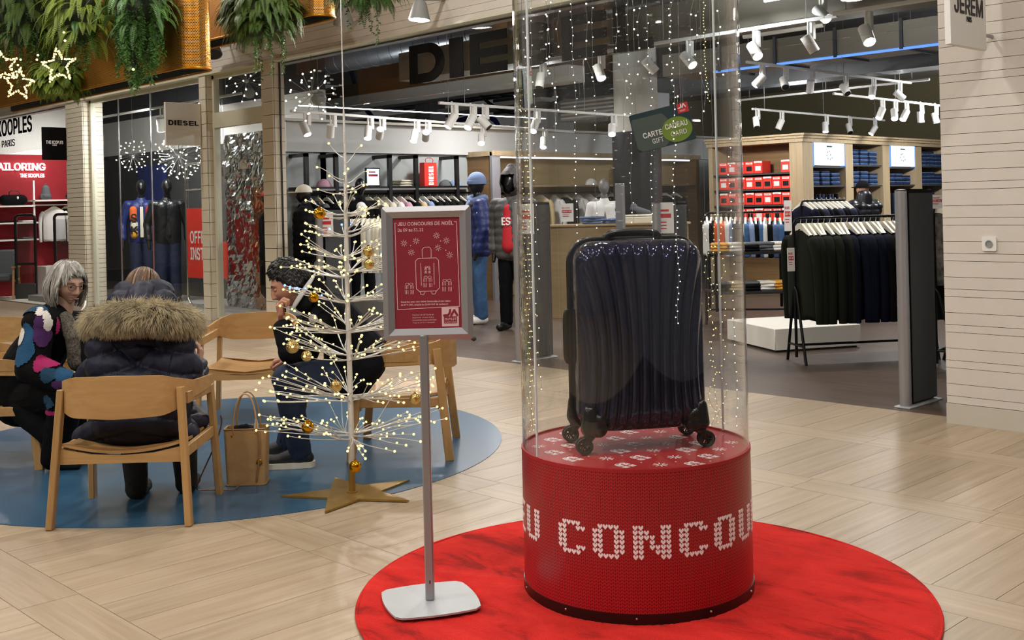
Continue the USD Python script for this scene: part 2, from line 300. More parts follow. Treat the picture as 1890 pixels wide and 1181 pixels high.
# deep red pile: brushed patches lie darker and lighter where the pile leans
M["rug"] = usdkit.material(stage, "/World/Looks/rug", {"tc": ("texture_coordinate", {}), "mp": ("mapping", {"scale": (1.6, 4.5, 1), "rotation": (0, 0, .6)}), "n": ("noise_texture", {"scale": 1.3, "detail": 6.0, "roughness": .62, "distortion": .6}),
    "r": ("rgb_ramp", {"ramp": [(.37, lin("#8c080c")), (.46, lin("#c41a18")), (.72, lin("#de2a25"))]}), "n2": ("noise_texture", {"scale": 220.0, "detail": 2.0}), "b": ("bump", {"strength": .7, "distance": .006}), "p": ("principled_bsdf", {"roughness": .95, "specular_ior_level": .1, "sheen_weight": .35, "sheen_tint": (1, .25, .2)})},
    [("tc.object", "mp.vector"), ("mp.vector", "n.vector"), ("n.fac", "r.fac"), ("r.color", "p.base_color"), ("tc.object", "n2.vector"), ("n2.fac", "b.height"), ("b.normal", "p.normal")], surface="p.BSDF")
# perforated gold mesh: a cut-out sheet
M["gold_perforated"] = usdkit.material(stage, "/World/Looks/gold_perforated", {"a": ("attribute", {"attribute": "st"}), "b": ("brick_texture", {"scale": 1.0, "mortar_size": .17, "brick_width": 1.0, "row_height": .6, "mortar_smooth": .0, "color1": (0, 0, 0), "color2": (0, 0, 0), "mortar": (1, 1, 1)}),
    "p": ("principled_bsdf", {"base_color": lin("#cd8f38"), "metallic": .8, "roughness": .35}), "t": ("transparent_bsdf", {}), "m": ("mix_closure", {})},
    [("a.vector", "b.vector"), ("b.fac", "m.fac"), ("t.BSDF", "m.closure1"), ("p.BSDF", "m.closure2")], surface="m.closure")

# ================================================================ the setting
rng = random.Random(5); nrng = np.random.default_rng(5)
# ---- mall floor: planks in panels with single cross bands between them
fl = holder("floor")
struct("subfloor", span(-30, 3, -1.5, 7.33, -.06, -.012), "joint", fl)
planks = []
PER, BAND, W = 1.1555, .235, .2465
def seen(x, y):
    d = x * AHEAD[0] + y * AHEAD[1]; r = x * RIGHT[0] + y * RIGHT[1]
    return d > 1.6 and abs(r) < .62 * d + 1.6
for k in range(-2, 6):
    y0 = 1.57 + PER * k
    for i in range(-12, 112):
        x = -1.74 - W * i
        if seen(x - W / 2, y0 + BAND + .46): planks.append((x - W, x, y0 + BAND, min(y0 + PER, 7.33), "plank_y"))
    for i in range(-4, 28):
        x = -2.425 + .23 * (k % 2) - 4 * W * i
        if seen(x - 2 * W, y0 + BAND / 2): planks.append((x - 4 * W, x, y0, y0 + BAND, "plank_x"))
planks = [p for p in planks if p[3] - p[2] > .05 and p[2] < 7.3]
def in_frame(p): x, y = (p[0] + p[1]) / 2, (p[2] + p[3]) / 2; d = x * AHEAD[0] + y * AHEAD[1]; r = x * RIGHT[0] + y * RIGHT[1]; return d > 3.3 and abs(r) < .47 * d + .3
planks.sort(key=lambda p: (not in_frame(p), (p[0] + p[1]) ** 2 + (p[2] + p[3]) ** 2))
far = {"plank_x": [], "plank_y": []}
for i, (x0, x1, y0, y1, m) in enumerate(planks):
    b = span(x0 + .0012, x1 - .0012, y0 + .0012, y1 - .0012, -.012, 0)
    if i < 290: struct("plank", b, m, fl)
    else: far[m].append(b)
for m, bs in far.items():
    if bs: tag(struct("plank_field", join(bs), m, fl), kind="stuff")
tag(struct("shop_floor", span(-24, -1.5, 7.332, 27, -.05, 0), "shop_floor"), "dark brown wooden floor inside the clothes shop")
struct("pale_shop_floor", span(-24, -17.6, 7.4, 14, 0, .004), "offwhite")
circ = lambda r, n=96: [(r * math.cos(a), r * math.sin(a)) for a in np.linspace(0, 2 * math.pi, n, endpoint=False)]
struct("floor_circle", moved(ext(circ(1.826), .003), (-6.49, 3.586, 0)), "blue_floor")
struct("floor_circle", moved(ext(circ(1.9), .0024), (-11.05, 2.55, 0)), "green_floor")

# ---- board-clad walls: boards of three repeating heights with open joints
HT = (.0496, .079, .105)
def boards(parent, x0, x1, z0, z1, y, m="board", t=.02, name="board"):
    z, k = z0, 0
    while z < z1 - .01:
        h = min(HT[k % 3], z1 - z)
        struct(name, span(x0, x1, y - t, y, z + .0015, z + h - .0015), m, parent); z += h; k += 1
wr = holder("wall_right")
struct("core", span(-3.29, .5, 7.15, 7.5, 0, 5), "board_joint", wr)
boards(wr, -3.301, .5, .133, 3.75, 7.15)
struct("reveal", span(-3.301, -3.285, 7.152, 7.55, 0, 3.6), "board", wr)
struct("baseboard_right", span(-3.303, .5, 7.122, 7.15, 0, .131), "plinth_board")
wf = holder("wall_front")
struct("core", span(-23, -3.29, 7.35, 7.55, 3.35, 5.0), "board_joint", wf)
boards(wf, -23, -3.301, 3.345, 4.7, 7.35)
struct("head_rail", span(-23, -3.3, 7.30, 7.45, 3.318, 3.343), "frame_cream", wf)
struct("head_gap", span(-23, -3.3, 7.45, 7.56, 3.30, 3.345), "frame_dark", wf)
# ---- tiled pillars between the shop windows
def pillar(x0, x1, dy, h, label_n):
    w = holder(f"wall_pier_{label_n}")
    struct("core", span(x0 + .004, x1 - .004, 7.336, 7.33 + dy, 0, 3.33), "board_joint", w)
    z = .07
    while z < 3.3:
        t = min(z + h, 3.318)
        struct("tile", span(x0, x1 - .006, 7.318, 7.334, z + .003, t - .003), "tile", w)
        struct("tile", span(x1 - .016, x1, 7.338, 7.33 + dy, z + .003, t - .003), "tile", w); z += h
    struct("foot", span(x0 - .004, x1 + .004, 7.312, 7.33 + dy, 0, .068), "plinth_board", w)
pillar(-17.92, -17.27, .32, .075, 1); pillar(-13.53, -13.352, .16, .163, 2); pillar(-11.975, -11.714, .15, .163, 3)
struct("trim_1", span(-11.714, -11.702, 7.405, 7.425, 0, 3.31), "frame_dark")
# ---- shop windows
def window(n, x0, x1, z0, z1, y, joints, frame="frame_cream", fw=.05, rail=None):
    w = holder(f"window_{n}")
    struct("window_frame", join(span(x0, x0 + fw, y - .03, y + .05, z0, z1), span(x1 - fw, x1, y - .03, y + .05, z0, z1), span(x0, x1, y - .03, y + .05, z1 - fw, z1), span(x0, x1, y - .03, y + .05, z0, z0 + fw)), frame, w)
    if rail: struct("transom_bar", span(x0, x1, y - .035, y + .055, *rail), frame, w)
    xs = [x0 + fw] + joints + [x1 - fw]
    for a, b in zip(xs, xs[1:]): struct("pane", span(a + .004, b - .004, y, y + .012, z0 + fw, z1 - fw), "pane", w)
    for x in joints: struct("pane_joint", span(x - .007, x + .007, y - .004, y + .016, z0 + fw, z1 - fw), "steel", w)
    return w
window(1, -17.26, -13.53, .05, 3.32, 7.46, [-16.30, -15.25])
window(2, -13.352, -11.975, .05, 3.32, 7.44, [], rail=(2.62, 2.82))
w3 = holder("window_3")
for a, b in ((-11.69, -9.98), (-9.98, -8.35), (-8.35, -6.72), (-6.72, -5.09), (-5.09, -3.3)):
    struct("pane", span(a + .006, b - .006, 7.40, 7.412, 2.665, 3.32), "pane", w3)
struct("pane_clip", span(-11.7, -11.692, 7.40, 7.42, 2.66, 3.32), "frame_dark", w3)
w4 = holder("window_4")
for a, b in ((-23, -21.2), (-21.2, -19.9), (-19.9, -18.7), (-18.7, -17.93)):
    struct("pane", span(a + .006, b - .006, 7.42, 7.432, 2.66, 3.32), "pane", w4)

# ---- the clothes shop's shell
struct("wall_left", span(-13.7, -13.5, 8.6, 27, 0, 2.335), "concrete")
struct("wall_left_band", span(-13.7, -13.44, 8.6, 27, 2.338, 2.76), "grey_wall")
struct("trim_2", span(-13.5, -13.32, 8.0, 20, 2.765, 2.80), "offwhite")
struct("wall_back", span(-24, -1.5, 26, 26.2, 0, 5), "beige_wall")
struct("wall_inner_right", span(-1.7, -1.5, 7.5, 27, 0, 5), "grey_wall")
struct("ceiling_shop", span(-24, -1.5, 7.56, 27, 4.75, 4.9), "ceiling_dark")
struct("ceiling_mall", span(-30, 3, -8, 7.34, 4.9, 5.0), "ceiling_pale")
struct("wall_opposite", span(-30, 3, -8.2, -8, 0, 5), "grey"); struct("wall_end", span(-30.2, -30, -8, 7.55, 0, 5), "grey"); struct("wall_front_far", span(-30, -23, 7.35, 7.55, 0, 5), "board"); struct("wall_side", span(3, 3.2, -8, 7.1, 0, 5), "grey"); struct("floor_behind", span(-30, 3, -8, -1.5, -.06, -.002), "plank_x")
# window display boxes
struct("wall_display", span(-21.6, -13.5, 9.2, 9.3, 0, 2.62), "dark_grey")
struct("wall_display_top", span(-21.6, -13.5, 9.2, 9.32, 2.62, 3.25), "white"); struct("wall_display_head", span(-21.6, -13.5, 9.2, 9.32, 3.25, 4.75), "ceiling_dark")
struct("wall_party", xf(box((2.1, 0, 1.9), (4.4, .06, 3.8)), rotz(157.0, (-17.5, 7.5, 0))), "white")
struct("platform_display", span(-20.5, -13.55, 7.62, 9.19, .004, .1), "grey")
struct("wall_shop_far_side", span(-24.2, -24, 7.5, 14, 0, 4.8), "white")

# ---- ceiling services in the shop
def service(name, mesh, m, label, cat, group=None, smooth=40): return single(name, mesh, m, label, cat, group, smooth=smooth)
# spiral duct along the front of the shop
prof = []
t = thing("spiral_duct", "long round ribbed steel air duct running behind the glass above the big letters", "air duct")
part(t, "pipe", cyl((-24, 11, 4.02), (-7, 11, 4.02), .20, n=24), "duct_steel", 40)
for i in range(56): part(t, "seam", moved(xf(lathe([(.20, -.008), (.207, -.008), (.207, .008), (.20, .008)], 20), trimesh.transformations.rotation_matrix(math.pi / 2, [0, 1, 0])), (-23.8 + .3 * i, 11, 4.02)), "duct_steel", 40)
service("ceiling_beam", span(-24, -12.0, 12.9, 13.3, 3.45, 3.72, .01), "offwhite", "pale boxed beam under the timber beam left of the big letters", "beam")
service("ceiling_beam", span(-24, -12.0, 12.9, 13.3, 3.722, 3.95, .01), "ceiling_wood", "brown timber beam crossing the shop ceiling below the round duct", "beam")
service("ceiling_beam", span(-24, -13.9, 14.2, 15.0, 3.35, 3.43), "ceiling_pale", "pale flat bulkhead strip under the brown timber beam", "beam")
service("support_column", span(-17.2, -16.75, 14.0, 14.4, 0, 4.75), "grey", "square grey column standing left behind the big shop letters", "column")
service("support_column", lathe([(.33, 0), (.33, 4.75)], 32, (-10.76, 13.04, 0)), "offwhite", "round pale column behind the hanging gift card", "column")
service("column_drape", lathe([(.36, .0), (.37, 2.55), (.34, 2.56)], 32, (-10.76, 13.04, 0)), "black", "dark cladding wrapped round the lower half of the pale round column", "column cladding")
service("ceiling_beam", span(-12, -1.7, 9.5, 9.95, 3.24, 3.62), "duct_paint", "beige boxed beam across the shop ceiling right of the glass tube", "beam")
service("ceiling_beam", span(-12, -1.7, 10.6, 11.6, 3.72, 3.78), "ceiling_pale", "flat pale panel above the beige boxed beam", "beam")
service("cable_conduit", cyl((-6.75, 10, 3.235), (-5.8, 10, 3.235), .028), "offwhite", "short pale conduit pipe with an open end below the beige beam", "pipe")
t = thing("box_duct", "large square grey air duct edged with blue light, right part of the shop ceiling", "air duct")
part(t, "duct_body", span(-10.2, -1.72, 13, 13.8, 3.34, 3.66), "duct_pale")
for i in range(9): part(t, "flange", span(-9.2 + .9 * i, -9.16 + .9 * i, 12.97, 13.83, 3.31, 3.69), "cable_tray")
part(t, "light_strip", span(-9.3, -5.2, 12.99, 13.05, 3.305, 3.33), "strip_blue")
service("box_duct", span(-16, -1.72, 15.0, 15.5, 3.30, 3.60), "duct_steel", "smaller bright metal duct behind the blue-lit duct", "air duct")
service("box_duct", span(-16, -1.72, 18, 19, 3.6, 4.1), "duct_paint", "wide beige duct far back over the jeans shelves", "air duct")
for i, (y, z, d) in enumerate(((9.0, 3.95, "nearest the glass front"), (12.0, 4.3, "above the round duct"), (16.6, 3.9, "over the far clothes racks"))):
    t = thing("cable_tray", f"dark ladder cable tray under the shop ceiling, {d}", "cable tray")
    part(t, "rail", span(-22, -1.8, y, y + .03, z, z + .08), "cable_tray"); part(t, "rail", span(-22, -1.8, y + .5, y + .53, z, z + .08), "cable_tray")
    part(t, "rungs", join([span(-22 + .5 * j, -21.96 + .5 * j, y + .03, y + .5, z + .02, z + .05) for j in range(40)]), "cable_tray", kind="stuff")
def cable(pts, r, m, label): return single("cable", tube(bez(pts, 24), r, 6), m, label, "cable", smooth=True)
cable([(-19.0, 13.7, 4.69), (-17.6, 13.7, 3.08), (-15.8, 13.8, 3.1), (-14.5, 13.7, 2.95)], .05, "puffer_blue", "thick blue cable sagging behind the left track lights")
cable([(-15.5, 13.5, 4.71), (-14.0, 13.2, 3.2), (-12.4, 13.4, 3.35)], .03, "black", "black cable loop right of the grey square column")
t = thing("air_conditioner", "slatted white air conditioner box hung behind the letters", "air conditioner")
part(t, "casing", span(-13.3, -11.4, 14.0, 14.7, 2.93, 3.3, .01), "silver_box"); part(t, "hanger_rods", join([cyl((x, 14.35, 3.29), (x, 14.35, 4.75), .008, n=6) for x in (-13.1, -11.6)]), "grey")
for i in range(5): part(t, "slat", span(-13.2, -11.5, 13.97, 14.0, 2.96 + .065 * i, 2.99 + .065 * i), "white")

# ---- track lights
def head_mesh(d):
    d = A(*d); d /= np.linalg.norm(d); a = A(0, 0, -.17); o = a - d * .09
    x = cyl(o + d * .03, a + d * .10, .048, n=14)
    return x, cyl(a + d * .101, a + d * .105, .042, n=14)
spot_meshes = {}
def track_spot(p, aim, on, label, m="white", s=1.0):
    d = A(*aim)
    t = thing("track_spot", label, "spotlight", p)
    S = np.diag([s, s, s, 1.0])
    body, lens = head_mesh(d)
    part(t, "gear_box", xf(box((.0, .06, -.07), (.045, .05, .15), .006), S), m); part(t, "stem", xf(cyl((0, 0, .03), (0, 0, -.15), .011, n=8), S), m)
    part(t, "lamp_head", xf(body, S), m); part(t, "lens", xf(lens, S), "spot_lens" if on else "black", label="glowing lens" if on else None)
def track(p, q, label, hang=3, m="white"):
    t = thing("light_track", label, "light track")
    part(t, "rail", beam(p, q, .036, .034), m)
    p, q = A(*p), A(*q)
    for f in (.08, .5, .92):
        c = p + (q - p) * f; part(t, "suspension_wire", cyl(c, c + A(0, 0, min(hang, 4.755 - c[2])), .004, n=5), "grey")
trk = [((-12, 7.75, 2.76), (-12, 13.0, 2.64), "white light track along the left side of the shop above the wall shelf"),
       ((-10, 8.5, 2.73), (-10, 13.6, 2.70), "white light track passing behind the left edge of the glass tube"),
       ((-8, 11.9, 3.24), (-8, 16.3, 3.235), "white light track nearest the right side, sloping past the beige beam"),
       ((-11.2, 16.3, 3.234), (-7.7, 16.3, 3.26), "white light track crossing behind the end of the nearest right track"),
       ((-8, 14.0, 2.95), (-8, 17.6, 2.93), "white light track with the bright cluster beside the cream wall"),
       ((-10, 15.0, 2.94), (-10, 19.3, 2.91), "lower white light track above the red boxes"),
       ((-9.2, 9.2, 3.16), (-5.2, 9.2, 3.16), "white light track high behind the gift card"),
       ((-4.9, 8.6, 3.07), (-3.4, 8.6, 3.07), "short white light track at the top right behind the cream wall edge"), ((-6.0, 9.25, 3.42), (-4.6, 9.25, 3.42), "short white light track at the very top below the beige beam")]
for p, q, l in trk: track(p, q, l)
spots = [  # position, direction, lit, where
    ((-12, 7.95, 2.74), (.5, .1, -.9), 1, "leftmost on the left track, beside the cream pier"), ((-12, 8.35, 2.73), (-.4, .2, -.9), 0, "second on the left track, unlit, tilted left"),
    ((-12, 8.95, 2.72), (.3, -.3, -.9), 1, "lit, right of the tree top wire"), ((-12, 9.15, 2.715), (-.7, .4, -.6), 0, "unlit, next to the lit spot right of the tree wire"),
    ((-12, 9.75, 2.70), (.2, -.4, -.9), 1, "lit, above the red paper bag"), ((-12, 9.95, 2.70), (-.7, .5, -.5), 0, "unlit, above the red paper bag"), ((-12, 11.0, 2.68), (.5, -.5, -.8), 1, "lit, right of the red paper bag"), ((-12, 12.3, 2.66), (.3, -.4, -.8), 1, "lit, last of the left track"),
    ((-10, 8.7, 2.725), (-.2, -.5, -.8), 1, "lit, first on the track left of the glass tube"), ((-10, 9.0, 2.72), (.1, -.6, -.8), 1, "lit, second on the track left of the glass tube"), ((-10, 9.2, 2.72), (.6, .3, -.7), 0, "unlit, third on the track left of the glass tube"), ((-10, 10.1, 2.71), (.2, -.6, -.8), 1, "lit, just left of the glass tube"), ((-10, 11.6, 2.705), (.4, -.5, -.8), 1, "lit, bright behind the left of the glass tube"), ((-10, 13.0, 2.70), (.3, -.5, -.8), 1, "small, lit, far along the track behind the tube"),
    ((-9.0, 9.2, 3.14), (.1, -.3, -.9), 0, "unlit, high left inside the tube view"), ((-8.1, 9.2, 3.14), (.5, -.2, -.8), 1, "lit, high above the gift card"), ((-7.4, 9.2, 3.14), (.3, .6, -.7), 0, "unlit, above the gift card"), ((-6.9, 9.2, 3.14), (.7, -.1, -.7), 1, "lit, right above the gift card"), ((-6.1, 9.2, 3.14), (.6, -.3, -.7), 1, "lit, near the right edge of the tube"), ((-5.5, 9.2, 3.14), (.3, .4, -.8), 0, "unlit, large, right of the tube below the beige beam"),
    ((-8, 12.2, 3.22), (-.5, -.5, -.7), 1, "lit, first on the nearest right track"), ((-8, 12.75, 3.22), (.5, -.5, -.7), 0, "second on the nearest right track"), ((-8, 13.4, 3.22), (-.3, .3, -.9), 0, "third on the nearest right track"), ((-8, 14.3, 3.22), (.6, -.3, -.7), 0, "fourth on the nearest right track"), ((-8, 15.1, 3.22), (.2, -.6, -.8), 1, "lit, fifth on the nearest right track"), ((-8, 15.9, 3.22), (.5, .5, -.6), 0, "last on the nearest right track"),
    ((-8, 15.35, 2.93), (-.1, -.5, -.8), 1, "lit, first of the bright cluster by the cream wall"), ((-8, 15.75, 2.93), (.3, -.5, -.8), 1, "lit, second of the bright cluster by the cream wall"), ((-8, 16.1, 2.93), (-.1, -.6, -.8), 1, "lit, third of the bright cluster by the cream wall"), ((-8, 16.6, 2.93), (0, .1, -1), 0, "unlit, fourth of the cluster by the cream wall"), ((-8, 17.1, 2.93), (.2, .1, -1), 0, "unlit, last of the cluster by the cream wall"),
    ((-10, 15.1, 2.93), (.3, -.3, -.9), 0, "unlit, first on the lower track above the red boxes"), ((-10, 15.8, 2.92), (-.3, -.3, -.9), 0, "unlit, second on the lower track above the red boxes"), ((-10, 17.2, 2.92), (.2, -.3, -.9), 1, "lit, third on the lower track above the red boxes"), ((-10, 18.0, 2.92), (.4, -.3, -.8), 0, "unlit, fourth on the lower track above the red boxes"), ((-10, 18.9, 2.92), (-.3, -.5, -.8), 1, "lit, last on the lower track above the red boxes"),
    ((-4.6, 8.6, 3.05), (.5, -.4, -.8), 1, "large, lit, at the top right beside the cream wall edge"), ((-5.4, 9.25, 3.40), (.7, -.2, -.6), 1, "pale, at the very top below the beige beam")]
for p, d, on, l in spots: track_spot(p, d, on, f"white cylindrical track spot {l}", s=1.08)
single("light_strip", span(-12.06, -12.03, 7.9, 12.4, 2.83, 2.845), "strip_white", "thin glowing white strip light running above the left light track", "strip light")
# ---- shop front floodlights on the mall side
def flood(p, lens, d, label):
    t = thing("flood_light", label, "floodlight", p); d = A(*d); d /= np.linalg.norm(d)
    x = np.cross(d, [1.0, 0, 0]); R = np.eye(4); x /= np.linalg.norm(x); R[:3, 0], R[:3, 1], R[:3, 2] = np.cross(x, d), x, d
    part(t, "housing", xf(lathe([(.05, 0), (.065, .02), (.11, .19), (.105, .19), (.06, .03)], 24), R), "grey"); part(t, "lens", xf(lathe([(.1, .17), (.1, .185)], 24), R), lens)
    part(t, "arm", beam((0, .0, .02), (-.02, .35, .06), .05, .03), "alu")
flood((-8.485, 7.000, 3.538), "spot_lens", (.0, -.08, -1), "grey cone floodlight, lit, on the board wall above the first big letter")
flood((-9.717, 6.950, 3.659), "black", (-.35, .3, -.9), "grey cone floodlight, unlit, beside the tree's hanging wire")
flood((-12.479, 6.950, 3.617), "black", (.45, -.2, -.85), "grey cone floodlight, unlit, between the two plant clusters")
flood((-19.385, 6.950, 3.639), "black", (.1, -.2, -1), "grey cone floodlight beside the glowing stars")
t = thing("security_camera", "small white security camera with black lens beside the gold mesh corner", "camera", (-12.809, 6.950, 3.589))
part(t, "camera_body", xf(box((0, 0, 0), (.26, .09, .09), .02), rotz(10)), "white"); part(t, "lens", cyl((-.2, -.02, .0), (-.12, 0, 0), .045), "black"); part(t, "wall_arm", beam((.08, 0, 0), (.10, .4, .05), .03, .03), "white")
# ---- outlets
def outlet(label, o, u, s=.09):
    t = thing("wall_socket", label, "socket"); F = frame(o, u)
    part(t, "cover_plate", xf(moved(ext(rounded(s, s, .01), .012), (0, 0, 0)), F), "white"); part(t, "socket_insert", xf(moved(lathe([(.0, .0), (.022, .001), (.024, .006), (.018, .006), (.016, .002), (0, .002)], 16), (0, 0, .012)), F), "grey")
outlet("white round-socket outlet plate on the cream board wall at right", (-2.995, 7.13, 1.182), (1, 0, 0))
outlet("white outlet plate low behind the left shop window", (-17.05, 9.19, .62), (1, 0, 0), .16)

# ================================================================ the display in front
from shapely.geometry import LineString, Point, MultiPolygon, box as sbox
from shapely.ops import unary_union
from shapely import affinity
def ink(shapes, depth):
    g = unary_union(shapes); gs = getattr(g, "geoms", [g])
    return join([trimesh.creation.extrude_polygon(p, depth, engine="earcut") for p in gs if p.area > 0])
def stroke(pts, w): return LineString(pts).buffer(w / 2, cap_style=2)
def snowflake(x, y, r, w):
    out = []
    for k in range(8):
        a = k * math.pi / 4 + .1; c, s = math.cos(a), math.sin(a); out.append(stroke([(x + .25 * r * c, y + .25 * r * s), (x + r * c, y + r * s)], w))
    return out
def gift(x, y, s, w):
    o = []
    for k in range(7):
        xx = x - s * .5 + s * k / 6
        if k == 3: continue
        o.append(stroke([(xx, y - s * .62), (xx, y - s * .12)], w)); o.append(stroke([(xx, y + s * .02), (xx, y + s * .42)], w))
    for q in (-1, 1): o.append(affinity.scale(Point(x + q * s * .24, y + s * .58).buffer(s * .17), 1.2, .8).boundary.buffer(w / 2))
    return o
PC = A(-2.806, 3.345, 0)      # centre of the pedestal
# ---- rug
def rug():
    R, n, k = 1.075, 220, 46
    th = np.arange(n) / n * 2 * math.pi; rings = []
    for j in range(k):
        f = (j + 1) / k; r = R * f * (1 + .006 * np.sin(7 * th + 1) * f + .004 * np.sin(17 * th) * f)
        P_ = np.stack([r * np.cos(th), r * np.sin(th), np.zeros(n)], 1)
        z = .018 + .010 * (meshkit.fbm(P_ * A(4, 9, 1) + 3, 3, 4) - .5) + .003 * (nrng.random(n) - .5)
        # a soft crease running from the sign's foot towards the pedestal
        z += .006 * np.exp(-((P_[:, 1] + .28 - .55 * (P_[:, 0] + .5)) / .03) ** 2) * (P_[:, 0] < -.1)
        z = np.where(f > .985, .012, z); P_[:, 2] = z; rings.append(P_)
    rings.append(np.stack([(R + .004) * np.cos(th), (R + .004) * np.sin(th), np.full(n, .001)], 1))
    c = np.array([[0, 0, .018]])
    v = np.vstack(rings + [c]); f = []; j = np.arange(n); j2 = (j + 1) % n
    for i in range(len(rings) - 1):
        a, b = i * n, (i + 1) * n; f += [np.stack([a + j, b + j, b + j2], 1), np.stack([a + j, b + j2, a + j2], 1)]
    f.append(np.stack([j, j2, np.full(n, len(v) - 1)], 1))
    return trimesh.Trimesh(v, np.vstack(f), process=False)
t = thing("round_rug", "large round bright red deep-pile rug under the glass display", "rug", (-2.746, 3.288, 0))
part(t, "pile", rug(), "rug", True)
th = np.linspace(0, 2 * math.pi, 160, endpoint=False)
part(t, "edge_binding", tube(np.stack([1.078 * np.cos(th), 1.078 * np.sin(th), np.full(160, .008)], 1), .007, 6, True), "rug", True)

# ---- pedestal
R0 = .442
t = thing("display_pedestal", "round red pedestal printed with a knitted pattern and white stitched letters", "pedestal", PC)
def wall_ring(r, z0, z1, n=128):
    a = np.arange(n + 1) / n * 2 * math.pi; v = np.vstack([np.stack([r * np.cos(a), r * np.sin(a), np.full(n + 1, z)], 1) for z in (z0, z1)])
    j = np.arange(n); f = np.vstack([np.stack([j, j + 1, j + n + 2], 1), np.stack([j, j + n + 2, j + n + 1], 1)])
    uv = np.vstack([np.stack([np.arange(n + 1) / n * 176, np.full(n + 1, z / .0118)], 1) for z in (z0, z1)])
    return trimesh.Trimesh(v, f, process=False), uv
m, uv = wall_ring(R0, .05, .562)
part(t, "printed_wrap", m, "knit_print", True, uv=uv)
part(t, "top_panel", lathe([(0, .548), (R0 - .004, .548), (R0 - .004, .556), (0, .556)], 96), "pedestal_top", 40)
part(t, "top_rim", lathe([(R0 - .006, .55), (R0 + .001, .55), (R0 + .001, .5635), (R0 - .006, .5635), (R0 - .006, .55)], 128), "pedestal_top", 40)
part(t, "core", lathe([(R0 - .004, .03), (R0 - .004, .545)], 64), "pedestal_top", 40)
part(t, "base_band", lathe([(R0 - .01, .018), (R0 + .003, .018), (R0 + .003, .055), (R0 - .01, .055)], 128), "band_black", 40, label="glossy black base band")
AXIS = math.degrees(math.atan2(-PC[1], -PC[0]))   # the side that faces the room
for da in (-72, -36, -1, 35, 70):
    a = math.radians(AXIS + da); part(t, "screw", ball(((R0 + .003) * math.cos(a), (R0 + .003) * math.sin(a), .04), .005, 1), "chrome", True)
FONT = {"C": [".XXXX.", "XX..XX", "XX....", "XX....", "XX....", "XX..XX", ".XXXX."], "O": [".XXXX.", "XX..XX", "XX..XX", "XX..XX", "XX..XX", "XX..XX", ".XXXX."], "N": ["XX...XX", "XXX..XX", "XXXX.XX", "XX.X.XX", "XX.XXXX", "XX..XXX", "XX...XX"],
        "U": ["XX..XX"] * 6 + [".XXXX."], "E": ["XXXXX", "XX...", "XX...", "XXXX.", "XX...", "XX...", "XXXXX"], "J": ["...XX"] * 5 + ["XX.XX", ".XXX."], "R": ["XXXXX.", "XX..XX", "XX..XX", "XXXXX.", "XX.XX.", "XX..XX", "XX..XX"], "S": [".XXXX.", "XX..XX", "XX....", ".XXXX.", "....XX", "XX..XX", ".XXXX."]}
CW, RH = .0196, .0172
HEART = [(0, -.05), (.46, .55), (.48, .95), (.22, 1.1), (0, .66), (-.22, 1.1), (-.48, .95), (-.46, .55)]
def stitch_letter(ch, col0):
    ms = []
    for r, row in enumerate(FONT[ch]):
        for c, x in enumerate(row):
            if x != "X": continue
            p = np.array(HEART); u = (col0 + c + .5 + p[:, 0] * .94) * CW; z = .246 + (6 - r + p[:, 1] * .94) * RH
            a = math.radians(AXIS) + u / R0
            top = np.stack([(R0 + .0016) * np.cos(a), (R0 + .0016) * np.sin(a), z], 1); bot = np.stack([(R0 - .001) * np.cos(a), (R0 - .001) * np.sin(a), z], 1)
            n = len(p); v = np.vstack([top, bot]); f = [(0, 1, 4), (1, 2, 4), (2, 3, 4), (0, 4, 7), (4, 6, 7), (4, 5, 6)]
            for k in range(n): f += [(k, k + n, (k + 1) % n), ((k + 1) % n, k + n, (k + 1) % n + n)]
            ms.append(trimesh.Trimesh(v, f, process=False))
    return join(ms)
col = 0
for w_, start in (("JEU", -40.0), ("CONCOURS", -15.6)):
    col = start
    for ch in w_:
        part(t, "stitched_letter", stitch_letter(ch, col), "white_ink", False, label=f"white stitched letter {ch}"); col += len(FONT[ch][0]) + 1.4
# print on the top
icons = []; r2 = random.Random(3)
for i in range(-3, 4):
    for j in range(-3, 4):
        x, y = i * .125 + (.06 if j % 2 else 0), j * .115
        if math.hypot(x, y) > R0 - .05: continue
        icons += snowflake(x, y, .028, .0035) if (i + j) % 2 else [affinity.rotate(q, 40, origin=(x, y)) for q in gift(x, y, .05, .0042)]
        icons.append(Point(x + .06, y + .04).buffer(.0035))
part(t, "printed_icons", xf(moved(ink(icons, .0008), (0, 0, .556)), rotz(45)), "white_ink", False, label="white printed snowflakes and gift boxes")

# ---- clear tube
RT = .438
t = thing("display_tube", "tall clear acrylic tube standing on the red knitted pedestal", "display tube", PC + A(0, 0, .5565))
part(t, "tube_wall", join(lathe([(RT, 0), (RT, 2.15), (RT - .005, 2.15), (RT - .005, 0), (RT, 0)], 128)), "acrylic", 40)
for da in (-56, 124):
    a = math.radians(AXIS + da); c, s = math.cos(a), math.sin(a)
    part(t, "seam", xf(box((RT - .0025, 0, 1.075), (.007, .006, 2.14)), rotz(math.degrees(a))), "acrylic_edge" if "acrylic_edge" in M else "acrylic", False)

